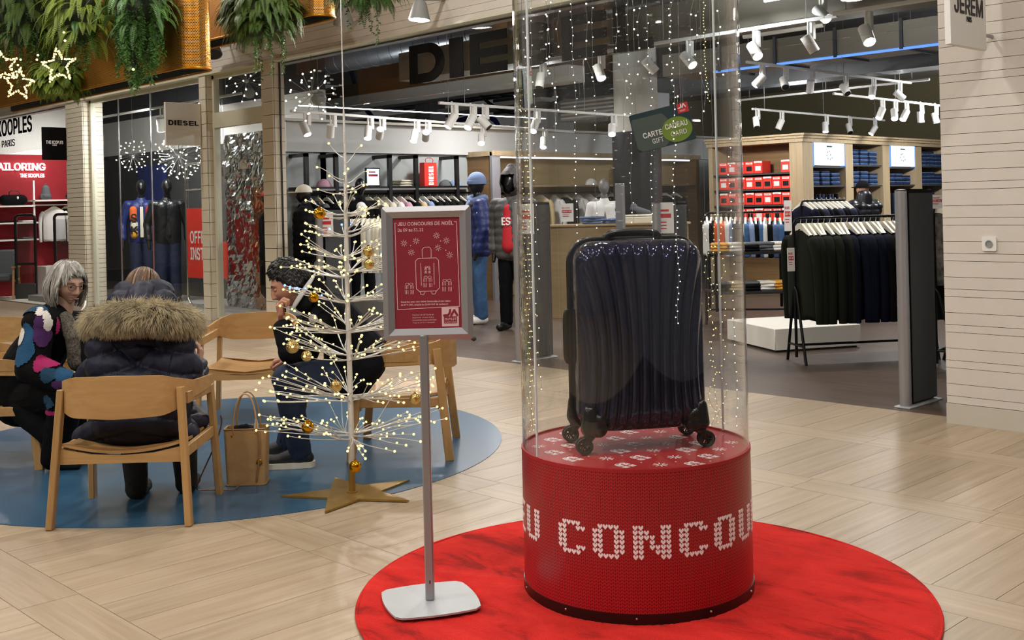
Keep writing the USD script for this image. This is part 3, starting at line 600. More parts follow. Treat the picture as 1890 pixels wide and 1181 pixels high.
# ---- suitcase
def shell(w, d, z0, z1, rz):
    n, k = 480, 110; th = np.arange(3000) / 3000 * 2 * math.pi; rings = []
    for j in range(k):
        s = j / (k - 1); z = z0 + (z1 - z0) * (.5 - .5 * math.cos(math.pi * s)); e = min(z - z0, z1 - z)
        ins = rz - math.sqrt(max(rz ** 2 - max(rz - e, 0) ** 2, 0)); a, b = w / 2 - ins, d / 2 - ins * .85
        ex = 2 / 4.6; c, si = np.cos(th), np.sin(th)
        xd = a * np.sign(c) * np.abs(c) ** ex; yd = b * np.sign(si) * np.abs(si) ** ex
        arc = np.r_[0, np.cumsum(np.hypot(np.diff(np.r_[xd, xd[0]]), np.diff(np.r_[yd, yd[0]])))]; at = np.linspace(0, arc[-1], n, endpoint=False)
        x, y = np.interp(at, arc, np.r_[xd, xd[0]]), np.interp(at, arc, np.r_[yd, yd[0]])
        h = (z - z0) / (z1 - z0); u = x / (w / 2)
        bend = u * (1 + .28 * math.sin(h * 3.3 + .4)) + .12 * (h - .5) ** 2
        rib = np.sqrt(np.cos(bend * 15.5) ** 2 + .012)
        side = np.clip((np.abs(y) / b - .55) / .35, 0, 1)
        amp = .017 * side * min(1, e / .03)
        k2 = 1 + amp * (rib - .7) / np.maximum(np.abs(y), .03)
        rings.append(np.stack([x, y * k2, np.full(n, z)], 1))
    return ring_mesh(rings)
SC = PC + A(.0, .0, .5572); SROT = AXIS + 90 + 16
t = thing("suitcase", "glossy dark navy ribbed hard-shell suitcase on spinner wheels inside the tube", "suitcase", SC + RIGHT * .01, SROT)
part(t, "shell", shell(.505, .31, .075, .80, .085), "suitcase", True)
o = [(.2525 * math.cos(a) if 0 else x, 0, z) for x, z in [(p[0], p[1] + .4375) for p in rounded(.512, .732, .09, 8)] for a in (0,)]
part(t, "seam_band", tube(o, .008, 8, True, 1.5), "suitcase_trim", True)
for sx in (-1, 1):
    for sy in (-1, 1):
        pos = A(sx * .205, sy * .115, 0)
        part(t, "corner_guard", blob([(pos + A(sx * -.02, sy * .01, .125), pos + A(sx * .012, sy * -.008, .125), .034, .034), (pos + A(sx * -.02, sy * .01, .095), pos + A(sx * .012, sy * -.008, .095), .034, .034), (pos + A(sx * .012, sy * .012, .16), pos + A(sx * .012, sy * .012, .10), .026, .034)], .012), "suitcase_trim", True)
        part(t, "caster_fork", join(tube([pos + A(0, 0, .09), pos + A(sx * .02, -.004, .06), pos + A(sx * .035, -.004, .036)], [.026, .02, .012], 10)), "suitcase_trim", True)
        wpt = part(t, "wheel", join([moved(xf(lathe([(.021, -.007), (.031, -.007), (.032, 0), (.031, .007), (.021, .007), (.021, -.007)], 28), trimesh.transformations.rotation_matrix(math.pi / 2, [1, 0, 0])), pos + A(sx * .035, dy, .032)) for dy in (-.012, .012)]), "rubber", 40)
        part(wpt, "spokes", join([cyl(pos + A(sx * .035, dy, .032), pos + A(sx * .035 + .023 * math.cos(q), dy, .032 + .023 * math.sin(q)), .003, n=5) for dy in (-.012, .012) for q in np.arange(6) * math.pi / 3]), "suitcase_trim", False)
part(t, "top_handle", tube(bez([(-.1, 0, .79), (-.085, 0, .822), (0, 0, .828), (.085, 0, .822), (.1, 0, .79)], 16), .011, 8, False, 1.4), "suitcase_trim", True)
part(t, "handle_mount", box((0, 0, .797), (.16, .05, .014), .006), "suitcase_trim")
part(t, "side_handle", tube(bez([(-.25, 0, .52), (-.272, 0, .51), (-.274, 0, .42), (-.272, 0, .35), (-.25, 0, .34)], 14), .008, 8, False, 1.6), "suitcase_trim", True)

# ---- hanging gift cards
def gift_card(loc, u, tilt, label):
    t = thing("gift_card", label, "gift card", loc)
    F = frame((0, 0, 0), u) @ trimesh.transformations.rotation_matrix(math.radians(tilt), [0, 0, 1])
    W_, H_ = .235, .148
    B = lambda m: xf(m, F)
    base = sbox(-W_ / 2, -H_ / 2, W_ / 2, H_ / 2)
    part(t, "card", B(moved(ext(rounded(W_, H_, .006), .004), (0, 0, -.004))), "card_teal", False)
    part(t, "grey_field", B(ink([affinity.scale(Point(-.05, -.004).buffer(.082, 24), 1, 1.0).intersection(sbox(-W_ / 2 + .003, -H_ / 2 + .002, .06, H_ / 2 - .02))], .0006)), "card_grey", False)
    part(t, "lime_field", B(moved(ink([affinity.scale(Point(.053, -.020).buffer(.060, 32), 1.0, .80)], .0006), (0, 0, .0006))), "card_lime", False)
    part(t, "lettering", B(moved(join(moved(text("CARTE", .019, .076, .0006, True), (-.083, -.024, 0)), moved(text("CADEAU", .019, .090, .0006, True), (.008, -.012, .0006)), moved(text("GIFT", .018, .044, .0006), (-.052, -.052, 0)), moved(text("CARD", .018, .064, .0006), (.024, -.043, .0006))), (0, 0, .0012))), "white_ink", False)
    part(t, "red_logo", B(moved(ink([sbox(.072, .036, .116, .073)], .0006), (0, 0, .0006))), "paper_red", False)
    lg = [LineString([(.076, .056), (.083, .056), (.088, .06), (.089, .069)]).buffer(.002), LineString([(.092, .056), (.099, .069), (.106, .056)]).buffer(.002)]
    part(t, "logo_mark", B(moved(join(ink(lg, .0006), moved(text("OUTLET", .005, .022, .0006, True), (.08, .042, 0))), (0, 0, .0012))), "white_ink", False)
    part(t, "hanging_thread", join([cyl(A(*(F @ A(x, H_ / 2 - .004, -.002, 1))[:3]), A(*(F @ A(x, H_ / 2, -.002, 1))[:3]) + A(0, 0, .9), .0007, n=4) for x in (-.09, .09)]), "steel", False)
gift_card((-2.652, 3.372, 1.785), RIGHT * .97 + AHEAD * .1, 13, "teal and lime gift card hanging tilted in the middle of the tube")
gift_card((-3.043, 3.039, 1.958), RIGHT * .16 + AHEAD * .98, 10, "gift card hanging edge-on at the left wall of the tube")

# ---- fairy light strands in the tube
def strand(xo, yo, z0, z1, step, label, n=1, led="led_white", amp=.004, r=.0022):
    t = thing("fairy_light_strand", label, "string lights", PC + RIGHT * xo + AHEAD * yo)
    for q in range(n):
        zs = np.arange(z0, z1, step); ph = q * 2.1
        x = amp * n * np.sin(zs * 11 + ph) + .6 * amp * n * np.sin(zs * 27 + ph * 2); y = amp * n * np.cos(zs * 9 + ph)
        pts = RIGHT * x[:, None] + AHEAD * y[:, None]; pts[:, 2] = zs
        part(t, "wire", tube(np.vstack([pts, pts[-1] + A(0, 0, 2.7 - z1)]), .0006, 4), "steel", True)
        part(t, "light_bulbs", join([ball(p + A(rng.uniform(-.005, .005), rng.uniform(-.005, .005), 0), r, 1) for p in pts]), led, False, kind="stuff")
strand(-.395, .10, .60, 2.0, .022, "dense bundle of warm fairy lights down the left wall of the tube", 3, "led_warm")
strand(-.36, .18, .75, 2.5, .05, "thin fairy light strand just right of the dense left bundle")
strand(-.21, -.12, 1.36, 2.68, .03, "fairy light strand left of centre ending behind the suitcase top")
strand(-.11, .2, 1.4, 2.68, .06, "sparse fairy light strand left of the hanging gift card")
strand(.03, .15, 1.38, 2.68, .04, "fairy light strand passing behind the gift card", 1, "led_white")
strand(.085, -.05, 1.2, 2.68, .032, "fairy light strand across the right half of the gift card")
strand(.15, -.22, 1.05, 2.68, .022, "close-set fairy light strand in front of the suitcase, right of centre", 1, "led_white")
strand(.335, .05, .62, 1.45, .025, "loose bundle of warm fairy lights inside the right wall of the tube", 3, "led_warm", .010)
strand(.335, .12, 1.9, 2.3, .012, "short golden light strand high on the right of the tube", 1, "led_warm")
strand(.40, .0, .62, 1.75, .035, "fairy light strand hugging the right wall of the tube")
for k, (x, y) in enumerate(((-.28, .2), (-.05, -.3), (.22, .25), (.27, -.12), (-.3, -.2), (.36, -.1), (-.16, -.3), (-.38, -.06), (.1, .33), (.3, .2), (0, -.38), (-.24, .3))):
    strand(x, y, 1.72 + .04 * k, 2.68, .055 + .006 * (k % 4), f"sparse upper fairy light strand, {ORD[k]} of the short ones in the tube top", 1, "led_white", .014, .0034)

# ---- poster stand
t = thing("poster_stand", "grey metal floor stand holding a framed dark red poster", "sign stand")
bq = A(-3.234, 2.648, 0); BR = rotz(63, (bq[0], bq[1], 0))
q = []
for (a, b) in (((-.155, -.155), (.155, -.155)), ((.155, -.155), (.155, .155)), ((.155, .155), (-.155, .155)), ((-.155, .155), (-.155, -.155))):
    for f in np.linspace(.06, .94, 9):
        p = A(*a) * (1 - f) + A(*b) * f; m_ = (A(*a) + A(*b)) / 2; p = p + m_ / np.linalg.norm(m_) * .018 * (1 - (2 * f - 1) ** 2); q.append(tuple(p))
part(t, "base_plate", xf(moved(ext(q, .007), (0, 0, .028)), BR), "alu_plate", False)
part(t, "post", xf(box((0, 0, .53), (.032, .044, .99), .004), rotz(46, (bq[0], bq[1], 0))), "alu")
part(t, "post_slot", xf(box((.002, -.0222, .105), (.004, .002, .012)), rotz(46, (bq[0], bq[1], 0))), "black", False)
FU = A(.69, .72, 0); FO = A(-3.333, 2.537, 1.006); F = frame(FO, FU); W_, H_ = .335, .5
def mitre(a, b, c, d): return [a, b, c, d]
fw = .043
for nm, pts in (("frame_bar", [(0, 0), (W_, 0), (W_ - fw, fw), (fw, fw)]), ("frame_bar", [(W_, 0), (W_, H_), (W_ - fw, H_ - fw), (W_ - fw, fw)]), ("frame_bar", [(W_, H_), (0, H_), (fw, H_ - fw), (W_ - fw, H_ - fw)]), ("frame_bar", [(0, H_), (0, 0), (fw, fw), (fw, H_ - fw)])):
    o, i_ = [A(*pts[0], 0), A(*pts[1], 0)], [A(*pts[2], 0), A(*pts[3], 0)]
    cen = (o[0] + o[1]) / 2; inn = (i_[0] + i_[1]) / 2; mid = [o[0] * .55 + i_[1] * .45, o[1] * .55 + i_[0] * .45]
    P6 = np.array([o[0] + A(0, 0, -.012), o[1] + A(0, 0, -.012), o[0] + A(0, 0, .004), o[1] + A(0, 0, .004), mid[0] + A(0, 0, .013), mid[1] + A(0, 0, .013), i_[1] + A(0, 0, .003), i_[0] + A(0, 0, .003), i_[1] + A(0, 0, -.012), i_[0] + A(0, 0, -.012)])
    part(t, nm, xf(trimesh.convex.convex_hull(P6), F), "alu", 25)
part(t, "backing", xf(span(.01, W_ - .01, .01, H_ - .01, -.014, -.006), F), "black", False)
for x in (0, W_):
    for y in (0, H_): part(t, "corner_cap", xf(box((x, y, -.002), (.02, .02, .018), .007), F), "dark_grey")
part(t, "poster", xf(span(fw - .004, W_ - fw + .004, fw - .004, H_ - fw + .004, -.006, -.001), F), "poster_red", False)
K = lambda zx, zy: ((zx - 95) / 735 * W_, (1125 - zy) / 1037 * H_)
def put(m, zx, zy): x, y = K(zx, zy); return xf(moved(m, (x, y, -.001)), F)
sx = W_ / 735
part(t, "headline", join(put(text("JEU CONCOURS DE NOËL", 27 * sx, 458 * sx, .0006, True), 228, 236), put(text("Du 09 au 31.12", 25 * sx, 210 * sx, .0006, True), 228, 282)), "poster_ink", False)
part(t, "small_print", join(put(text("Repartez avec une valise Samsonite d'une valeur", 13 * sx, 410 * sx, .0006, True), 240, 834), put(text("de 579 CHF, remplie de 1000 CHF de cadeaux!", 13 * sx, 385 * sx, .0006, True), 240, 857),
    put(text("Flashez le QR Code et", 11 * sx, 175 * sx, .0006), 332, 936), put(text("inscrivez-vous à notre", 11 * sx, 175 * sx, .0006), 332, 956), put(text("newsletter pour participer", 11 * sx, 198 * sx, .0006), 332, 976), put(text("Tirage au sort le 17 décembre", 9 * sx, 182 * sx, .0006), 332, 995)), "poster_ink", False)
w = .0017; pi_ = [stroke([K(222, 214), K(206, 214), K(212, 886), K(722, 872), K(712, 214), K(692, 214)], w * 1.3)]
for x, y in ((277, 372), (377, 357), (335, 445), (545, 318), (626, 360), (556, 413), (650, 472)): pi_ += snowflake(*K(x, y), 28 * sx, w)
for x, y in ((331, 392), (578, 362), (618, 434)): pi_.append(Point(*K(x, y)).buffer(.002))
L_ = lambda *p: stroke([K(*q) for q in p], w * 1.2)
pi_ += [L_((392, 492), (538, 492), (558, 512), (560, 725), (535, 748), (395, 750), (370, 728), (368, 512), (392, 492)), L_((425, 490), (425, 425), (440, 408), (486, 408), (498, 425), (498, 490)), L_((410, 530), (412, 705)), L_((518, 530), (518, 700)), L_((400, 752), (406, 772), (428, 775), (440, 755)), L_((492, 755), (500, 772), (522, 772), (534, 750))]
for x, y, s in ((465, 585, 44), (465, 678, 68), (312, 728, 68), (622, 710, 74)): pi_ += gift(*K(x, y), s * sx, w * .9)
part(t, "poster_drawing", xf(moved(ink(pi_, .0006), (0, 0, -.001)), F), "poster_ink", False, label="pale line drawing of a suitcase, gifts and snowflakes")
part(t, "outlet_logo", xf(moved(ink([sbox(*K(573, 1025), *K(712, 878))], .0006), (0, 0, -.001)), F), "poster_ink", False, label="pale square logo")
lg = [sbox(*K(590, 1002), *K(697, 948)), LineString([K(592, 940), K(625, 938), K(640, 920), K(643, 898)]).buffer(.004), LineString([K(650, 942), K(676, 900), K(700, 940)]).buffer(.004)]
part(t, "logo_mark", xf(moved(ink(lg, .0005), (0, 0, -.0003)), F), "poster_red", False)
part(t, "logo_text", join(put(moved(text("OUTLET", 17 * sx, 95 * sx, .0006, True), (0, 0, .0011)), 597, 977), put(moved(text("AUBONNE", 9 * sx, 95 * sx, .0006), (0, 0, .0011)), 597, 997)), "poster_ink", False)

# ================================================================ twig tree
TB = A(-4.816, 3.432, 0)
t = thing("twig_tree", "bare silver twig Christmas tree with warm lights on a gold star foot", "christmas tree", TB)
st = [( (.37 if k % 2 == 0 else .15) * math.cos(math.radians(15 + 36 * k)), (.37 if k % 2 == 0 else .15) * math.sin(math.radians(15 + 36 * k))) for k in range(10)]
part(t, "star_foot", moved(ext(st, .01), (0, 0, .004)), "brass_base", False)
part(t, "foot_socket", join(cyl((0, 0, .01), (0, 0, .17), .017, n=16), cyl((0, 0, .012), (0, 0, .02), .03, n=16)), "brass_base")
tp = bez([(0, 0, .15), (.004, 0, .6), (-.004, .003, 1.1), (.004, 0, 1.5), (.0, .006, 1.72), (.006, 0, 1.87)], 30)
part(t, "trunk", tube(tp, np.linspace(.017, .007, 30), 10), "silver_twig", True)
tiers = [(1.754, 2, .13, 40, 1), (1.66, 5, .15, 20, 1), (1.60, 5, .16, 6, 1), (1.477, 7, .24, 14, 2), (1.377, 6, .26, 14, 3), (1.255, 7, .28, 14, 3), (1.164, 7, .31, 8, 4), (1.021, 8, .35, 12, 4), (.864, 8, .41, 9, 5), (.72, 8, .44, 16, 5), (.51, 9, .48, 10, 6), (.308, 9, .47, 8, 6)]
tr = random.Random(11)
for z, n, L, el, nw in tiers:
    for k in range(n):
        az = 2 * math.pi * (k + tr.uniform(-.25, .25)) / n + z * 5 + (1.1 if n == 2 else 0); e = math.radians(el + tr.uniform(-9, 9)); p0 = A(0, 0, z + tr.uniform(-.02, .02)); ws, bs = [], []
        for j in range(nw):
            a2, e2 = az + tr.uniform(-.33, .33) * (nw > 1), e + tr.uniform(-.15, .17) * (nw > 1); d = A(math.cos(a2) * math.cos(e2), math.sin(a2) * math.cos(e2), math.sin(e2)); d0 = A(math.cos(az) * math.cos(e), math.sin(az) * math.cos(e), math.sin(e)); ll = L * tr.uniform(.72, 1.12)
            p1 = p0 + (d0 * .6 + d * .4) * ll * .35 - A(0, 0, .01); tip = p0 + d * ll; c = bez([p0, p1, (p1 + tip) / 2 + A(0, 0, tr.uniform(-.008, .01)), tip], 7)
            ws.append(tube(c, np.linspace(.0036, .0018, 7), 5)); bs.append(ball(tip, .0068, 1))
            if nw > 1 and tr.random() < .8: bs.append(ball(c[5] + A(0, 0, .006), .0056, 1))
            if nw > 3 and tr.random() < .35: bs.append(ball(c[3] + A(0, 0, .006), .0054, 1))
        br = part(t, "branch", join(ws), "silver_twig", True)
        part(br, "light_bulbs", join(bs), "led_cool" if tr.random() < .02 else "led_warm", True, kind="stuff")
t = thing("hanging_wire", "thin silver wire hanging from above down to the tree top", "wire", TB)
part(t, "wire", tube(bez([(.006, 0, 1.87), (.0, .004, 2.05), (.004, 0, 2.6), (0, 0, 4.88)], 20), [.007, .0065, .006, .0055, .005] + [.0035] * 15, 6), "silver_twig", True)
def bauble(p, r, m, label):
    t = thing("bauble", label, "bauble", p)
    part(t, "ball", ball((0, 0, 0), r, 3), m, True); part(t, "cap", cyl((0, 0, r * .95), (0, 0, r * 1.2), r * .22, n=10), "gold"); part(t, "hook", tube([(0, 0, r * 1.15), (r * .15, 0, r * 1.5), (0, 0, r * 1.9)], .0008, 4), "steel", True)
for (p, r, m, l) in (((-4.802, 3.261, 1.483), .031, "gold", "smooth gold bauble near the top left of the twig tree"), ((-4.856, 3.249, 1.050), .026, "gold", "smooth gold bauble beside the seated man's shoulder"), ((-4.846, 3.187, 0.391), .033, "gold", "smooth gold bauble low on the left of the twig tree"), ((-4.746, 3.406, 0.164), .032, "gold", "smooth gold bauble hanging lowest, above the star foot"),
    ((-4.631, 3.438, 1.282), .029, "gold_mosaic", "mosaic mirror bauble high right, touching the poster stand's left"), ((-4.614, 3.427, 1.219), .028, "gold_mosaic", "lower of the two mosaic baubles left of the poster frame"), ((-4.876, 3.127, 0.806), .034, "gold_mosaic", "mosaic bauble over the seated man's forearm"), ((-4.827, 3.178, 0.757), .028, "gold_mosaic", "mosaic bauble close below and right of another mosaic one"), ((-4.709, 3.271, 0.602), .031, "gold_mosaic", "mosaic bauble beside the trunk at the man's knee height"), ((-4.462, 3.585, 0.522), .029, "gold_mosaic", "mosaic bauble at the right end of a branch beside the stand's post")):
    bauble(p, r, m, l)

# ================================================================ chairs
def shell_back():
    half = [(.318, .25), (.318, .10), (.317, -.05), (.30, -.17), (.25, -.262), (.16, -.305), (.0, -.325)]
    pts = np.array(half + [(-x, y) for x, y in half[-2::-1]]); c = bez(np.c_[pts, np.zeros(len(pts))], 61)[:, :2]
    t_ = np.linspace(-1, 1, 61); tn = np.gradient(c, axis=0); tn /= np.linalg.norm(tn, axis=1)[:, None]; nr = np.stack([tn[:, 1], -tn[:, 0]], 1)
    at = np.abs(t_)
    top = np.interp(at, [0, .25, .42, .6, 1], [.732, .725, .700, .672, .648]); bot = np.interp(at, [0, .25, .40, .52, .6, 1], [.525, .532, .556, .585, .590, .592])
    rings = []
    for i in range(61):
        o = .008; lean = (top[i] - .6) * -.0
        a, b = c[i] + nr[i] * o, c[i] - nr[i] * o
        rings.append(np.array([(*a, bot[i]), (*a, top[i]), (*b, top[i]), (*b, bot[i])]))
    return ring_mesh(rings)
def make_chair(label, loc, rot):
    t = thing("lounge_chair", label, "chair", loc, rot, "oak lounge chairs around the blue floor circle")
    part(t, "backrest", shell_back(), "oak", 35)
    for s in (-1, 1): part(t, "leg", beam((s * .332, -.300, 0), (s * .287, -.235, .66), .032, .05, (0, 1, 0)), "oak_z", 35)
    for s in (-1, 1): part(t, "leg", beam((s * .335, .285, 0), (s * .312, .225, .60), .032, .05, (0, 1, 0)), "oak_z", 35)
    for s in (-1, 1): part(t, "armrest", beam((s * .30, -.2, .60), (s * .308, .27, .585), .034, .06), "oak", 35)
    xs = np.linspace(-.285, .285, 17); ys = np.linspace(-.25, .25, 9)
    f = lambda x, y: .395 - .042 * (1 - (x / .285) ** 2) - .015 * (1 - ((y - .05) / .25) ** 2)
    rings = [np.array([(x, y, f(x, y)) for x in xs] + [(x, y, f(x, y) - .014) for x in xs[::-1]]) for y in ys]
    part(t, "seat", ring_mesh(rings), "oak", 35)
    part(t, "seat_rail", join(ext([(-.30, .30), (.30, .30), (.30, .375), (.15, .345), (0, .337), (-.15, .345), (-.30, .375)], .024)).apply_transform(frame((0, -.232, 0), (1, 0, 0))), "oak", 35)
    part(t, "seat_rail", join(ext([(-.30, .30), (.30, .30), (.30, .375), (.15, .345), (0, .337), (-.15, .345), (-.30, .375)], .024)).apply_transform(frame((0, .25, 0), (1, 0, 0))), "oak", 35)
    for s in (-1, 1): part(t, "side_rail", beam((s * .305, -.25, .345), (s * .315, .25, .35), .024, .055), "oak", 35)
    return t
CH0 = make_chair("oak lounge chair nearest the camera, its back turned, under the fur-hooded sitter", (-5.39, 2.53, 0), 47.1)
for l, p, r in (("oak lounge chair under the man, left of the poster stand's post", (-5.455, 4.295, 0), 135.4), ("empty oak lounge chair on the far side of the circle, facing the camera", (-7.25, 4.30, 0), -133), ("oak lounge chair at the left frame edge under the grey-haired woman", (-7.15, 2.55, 0), -42), ("oak lounge chair behind the grey-haired woman, farthest left", (-9.32, 3.31, 0), 40)):
    copy_of(CH0, "lounge_chair", l, p, r, "oak lounge chairs around the blue floor circle")

# ================================================================ tote bag
t = thing("tote_bag", "tan leather tote bag with two loop handles standing on the blue floor", "bag", (-5.47, 3.20, 0), 50)
def bag_side(y): return None
def frustum(w0, d0, w1, d1, h):
    r = lambda w, d, z: np.array([(*p, z) for p in rounded(w, d, .02, 4)])
    return r(w0, d0, 0), r(w1 * .5 + w0 * .5, d1 * .5 + d0 * .5, h / 2), r(w1, d1, h)
ri = list(frustum(.21, .15, .235, .13, .31)); inner = [x * A(.94, .92, 1) for x in ri[::-1]]; inner[-1] = inner[-1] + A(0, 0, .02)
part(t, "body", ring_mesh([ri[0]] + ri[1:] + inner, True), "tan_leather", 40)
part(t, "bottom_edge", tube([(*p, .006) for p in rounded(.212, .152, .02, 5)], .006, 6, True), "tan_dark", True)
part(t, "rim", tube([(*p, .309) for p in rounded(.235, .13, .02, 5)], .0045, 6, True), "tan_dark", True)
for y in (-.062, .062): part(t, "handle", tube(bez([(-.06, y, .28), (-.062, y * .95, .36), (-.04, y * .7, .46), (0, y * .6, .50), (.04, y * .7, .46), (.062, y * .95, .36), (.06, y, .28)], 30), .0065, 8, False, .6), "tan_leather", True)
part(t, "side_strap", tube(bez([(.075, -.074, .30), (.078, -.079, .2), (.072, -.081, .12), (.06, -.083, .03)], 12), .006, 6), "tan_dark", True)
part(t, "buckle", xf(lathe([(.012, -.003), (.017, 0), (.012, .003), (.012, -.003)], 14), frame((.076, -.08, .13), (1, 0, 0))), "gold")
part(t, "snap_button", ball((-.07, -.068, .275), .006, 1), "gold", True)
part(t, "contents", wrinkle(ball((-.02, 0, .28), (.07, .045, .05), 3), .012, 30), "cloth_black", True); part(t, "tissue", wrinkle(ball((.05, .01, .31), (.012, .012, .05), 2), .006, 40), "white", True)
t = single("shoulder_strap", tube(bez([(-5.36, 2.98, .42), (-5.40, 2.96, .25), (-5.47, 2.90, .06), (-5.48, 2.92, .012), (-5.42, 2.98, .012), (-5.36, 3.03, .012), (-5.40, 3.10, .02)], 40), .006, 6, False, .5), "strap_brown", "thin brown leather strap hanging to the floor beside the near chair", "strap", smooth=True)

# ================================================================ people
def smooth01(x): x = np.clip(x, 0, 1); return x * x * (3 - 2 * x)
def head_shape(sub=5, female=False):
    """local: face towards -y, z up, origin midway between the ears at eye height; about .235 tall"""
    m = trimesh.creation.icosphere(sub); d = m.vertices.copy()
    v = d * A(.076, .097, .118)
    dn = smooth01(-d[:, 2] * 1.15); v[:, 0] *= 1 - (.36 if female else .30) * dn ** 1.5
    back = (d[:, 1] > 0); v[:, 1] = np.where(back, v[:, 1] * (1 - .38 * dn), v[:, 1] * (1 - .06 * dn))
    v[:, 2] = np.where(d[:, 2] > 0, v[:, 2] * 1.03, v[:, 2]); v[:, 1] += .012 * smooth01(d[:, 2])
    x, z = v[:, 0], v[:, 2]; front = smooth01((-d[:, 1] - .15) / .5); g = lambda q, c, s: np.exp(-((q - c) / s) ** 2)
    prof = np.interp(z, [-.062, -.052, -.044, -.03, 0, .018, .03], [0, .35, 1, .85, .38, .12, 0])
    v[:, 1] -= front * (.027 * prof * np.exp(-(x / (.010 + .006 * g(z, -.043, .012))) ** 2))
    v[:, 1] += front * .0125 * g(np.abs(x), .032, .017) * g(z, .001, .014)
    v[:, 1] -= front * .006 * g(np.abs(x), .03, .025) * g(z, .023, .009)
    v[:, 1] -= front * (.006 * g(z, -.067, .005) + .007 * g(z, -.079, .006)) * g(x, 0, .021); v[:, 1] += front * .004 * g(z, -.073, .003) * g(x, 0, .024)
    v[:, 1] -= front * .012 * g(z, -.106, .014) * g(x, 0, .026); v[:, 1] -= front * .006 * g(np.abs(x), .042, .018) * g(z, -.03, .02)
    m.vertices = v; ears = []
    for s in (-1, 1):
        e = ball((0, 0, 0), (.007, .017, .031), 3); vv = e.vertices; vv[:, 0] += .004 * (np.abs(vv[:, 1]) / .017) ** 2; e.vertices = vv
        c = ball((.005 * 1, 0, .004), (.004, .009, .016), 2)
        e = join(e, ball((.004, .012, .006), (.006, .006, .022), 2)); ears.append(xf(e, rotz(14 * s) @ trimesh.transformations.rotation_matrix(-.15, [1, 0, 0]) if s > 0 else np.diag([-1, 1, 1, 1.0]) @ rotz(14) ).apply_translation((s * .073, .016, -.014)))
    return m, ears
def look(d, up=(0, 0, 1), o=(0, 0, 0), s=1.0):
    d = A(*d); d /= np.linalg.norm(d); y = -d; x = np.cross(y, A(*up)); x /= np.linalg.norm(x); z = np.cross(x, y)
    R = np.eye(4); R[:3, 0], R[:3, 1], R[:3, 2], R[:3, 3] = x * s, y * s, z * s, o; return R
VR = lambda r, a, u: RIGHT * r + AHEAD * a + UP * u
def face_parts(t, H, brow, lip="lips", lids=.001, skin="skin"):
    for s in (-1, 1):
        e = part(t, "eye", xf(ball((s * .032, -.0775, .0), (.0125, .010, .0085), 2), H), "eye", True); part(e, "iris", xf(ball((s * .032, -.0858, -.003), (.0052, .0030, .0052), 1), H), "iris", True)
        lid = ball((s * .032, -.0775, .0), (.0142, .0112, .0098), 3); part(e, "eyelid", xf(trimesh.intersections.slice_mesh_plane(lid, [0, .25, 1], [0, -.085, lids], cap=False), H), skin, True)
        part(t, "eyebrow", xf(tube(bez([(s * .016, -.094, .018), (s * .034, -.091, .024), (s * .05, -.079, .019)], 8), [.002, .0035, .004, .004, .004, .003, .002, .001], 6), H), brow, True)
    part(t, "lips", xf(tube(bez([(-.022, -.089, -.073), (-.008, -.101, -.071), (0, -.1015, -.073), (.008, -.101, -.071), (.022, -.089, -.073)], 12), [.001, .0025, .004, .0045, .005, .005, .005, .005, .0045, .004, .0025, .001], 6), H), lip, True)
def hand_bones(w, along, palm, thumb, curl=.5, s=1.0):
    """bones of a hand: wrist point, direction to the fingers, palm normal, thumb side"""
    w = A(*w); f = A(*along); f /= np.linalg.norm(f); n = A(*palm); n -= f * (n @ f); n /= np.linalg.norm(n); sd = np.cross(f, n); sd = sd if sd @ A(*thumb) > 0 else -sd
    b = []; k0 = w + f * .085 * s
    for i, (off, ln) in enumerate(((.030, .072), (.010, .080), (-.011, .074), (-.030, .058))):
        base = k0 + sd * off * s - f * abs(off) * .15; b.append((w + sd * off * .55 * s, base, .013 * s, .0115 * s)); p, ang = base, curl * .55
        for k, fr in enumerate((.45, .31, .24)):
            d = f * math.cos(ang) + n * math.sin(ang); q = p + d * ln * fr * s; b.append((p, q, (.0098 - .001 * k) * s, (.0092 - .0012 * k) * s)); p = q; ang += curl * .8
    p = w + sd * .022 * s + f * .02 * s; q = p + (sd * .75 + f * .6 + n * .35) * .038 * s; r = q + (sd * .2 + f * .9 + n * .3) * .03 * s; u = r + (f * .9 + n * .35) * .024 * s
    b += [(w, p, .016 * s, .014 * s), (p, q, .014 * s, .011 * s), (q, r, .011 * s, .0095 * s), (r, u, .0095 * s, .008 * s)]
    return b
def quilt(m, amp, step, axis_o, chev=.25):
    v = m.vertices; n = m.vertex_normals; r = (v - A(*axis_o)) @ RIGHT; q = np.abs(np.sin(math.pi * (v[:, 2] + chev * np.abs(r)) / step)) ** .4
    m = m.copy(); m.vertices = v + n * (amp * (q - .5))[:, None]; return m
def patch_of(m, c, r, stretch=(1, 1), lift=.006, nrm=None):
    """cloth patch: the faces of m near the point c seen along the surface, raised a little"""
    c = A(*c); tc = m.triangles_center; nn = m.face_normals; i = np.argmin(np.linalg.norm(tc - c, axis=1)); n0 = nn[i]; c = tc[i]
    u = np.cross(n0, UP); u /= np.linalg.norm(u); w = np.cross(u, n0); d = tc - c; q = np.hypot(d @ u / (r * stretch[0]), d @ w / (r * stretch[1])); ang = np.arctan2(d @ w, d @ u)
    keep = (q < 1 + .1 * np.sin(3 * ang + c[0] * 9)) & (np.abs(d @ n0) < r * 1.1) & (nn @ n0 > .0)
    s = m.submesh([np.nonzero(keep)[0]], append=True); sn = s.vertex_normals; s.vertices = s.vertices + sn * lift
    return s
HEAD_M, EARS_M = head_shape(5); HEAD_F, EARS_F = head_shape(5, True)

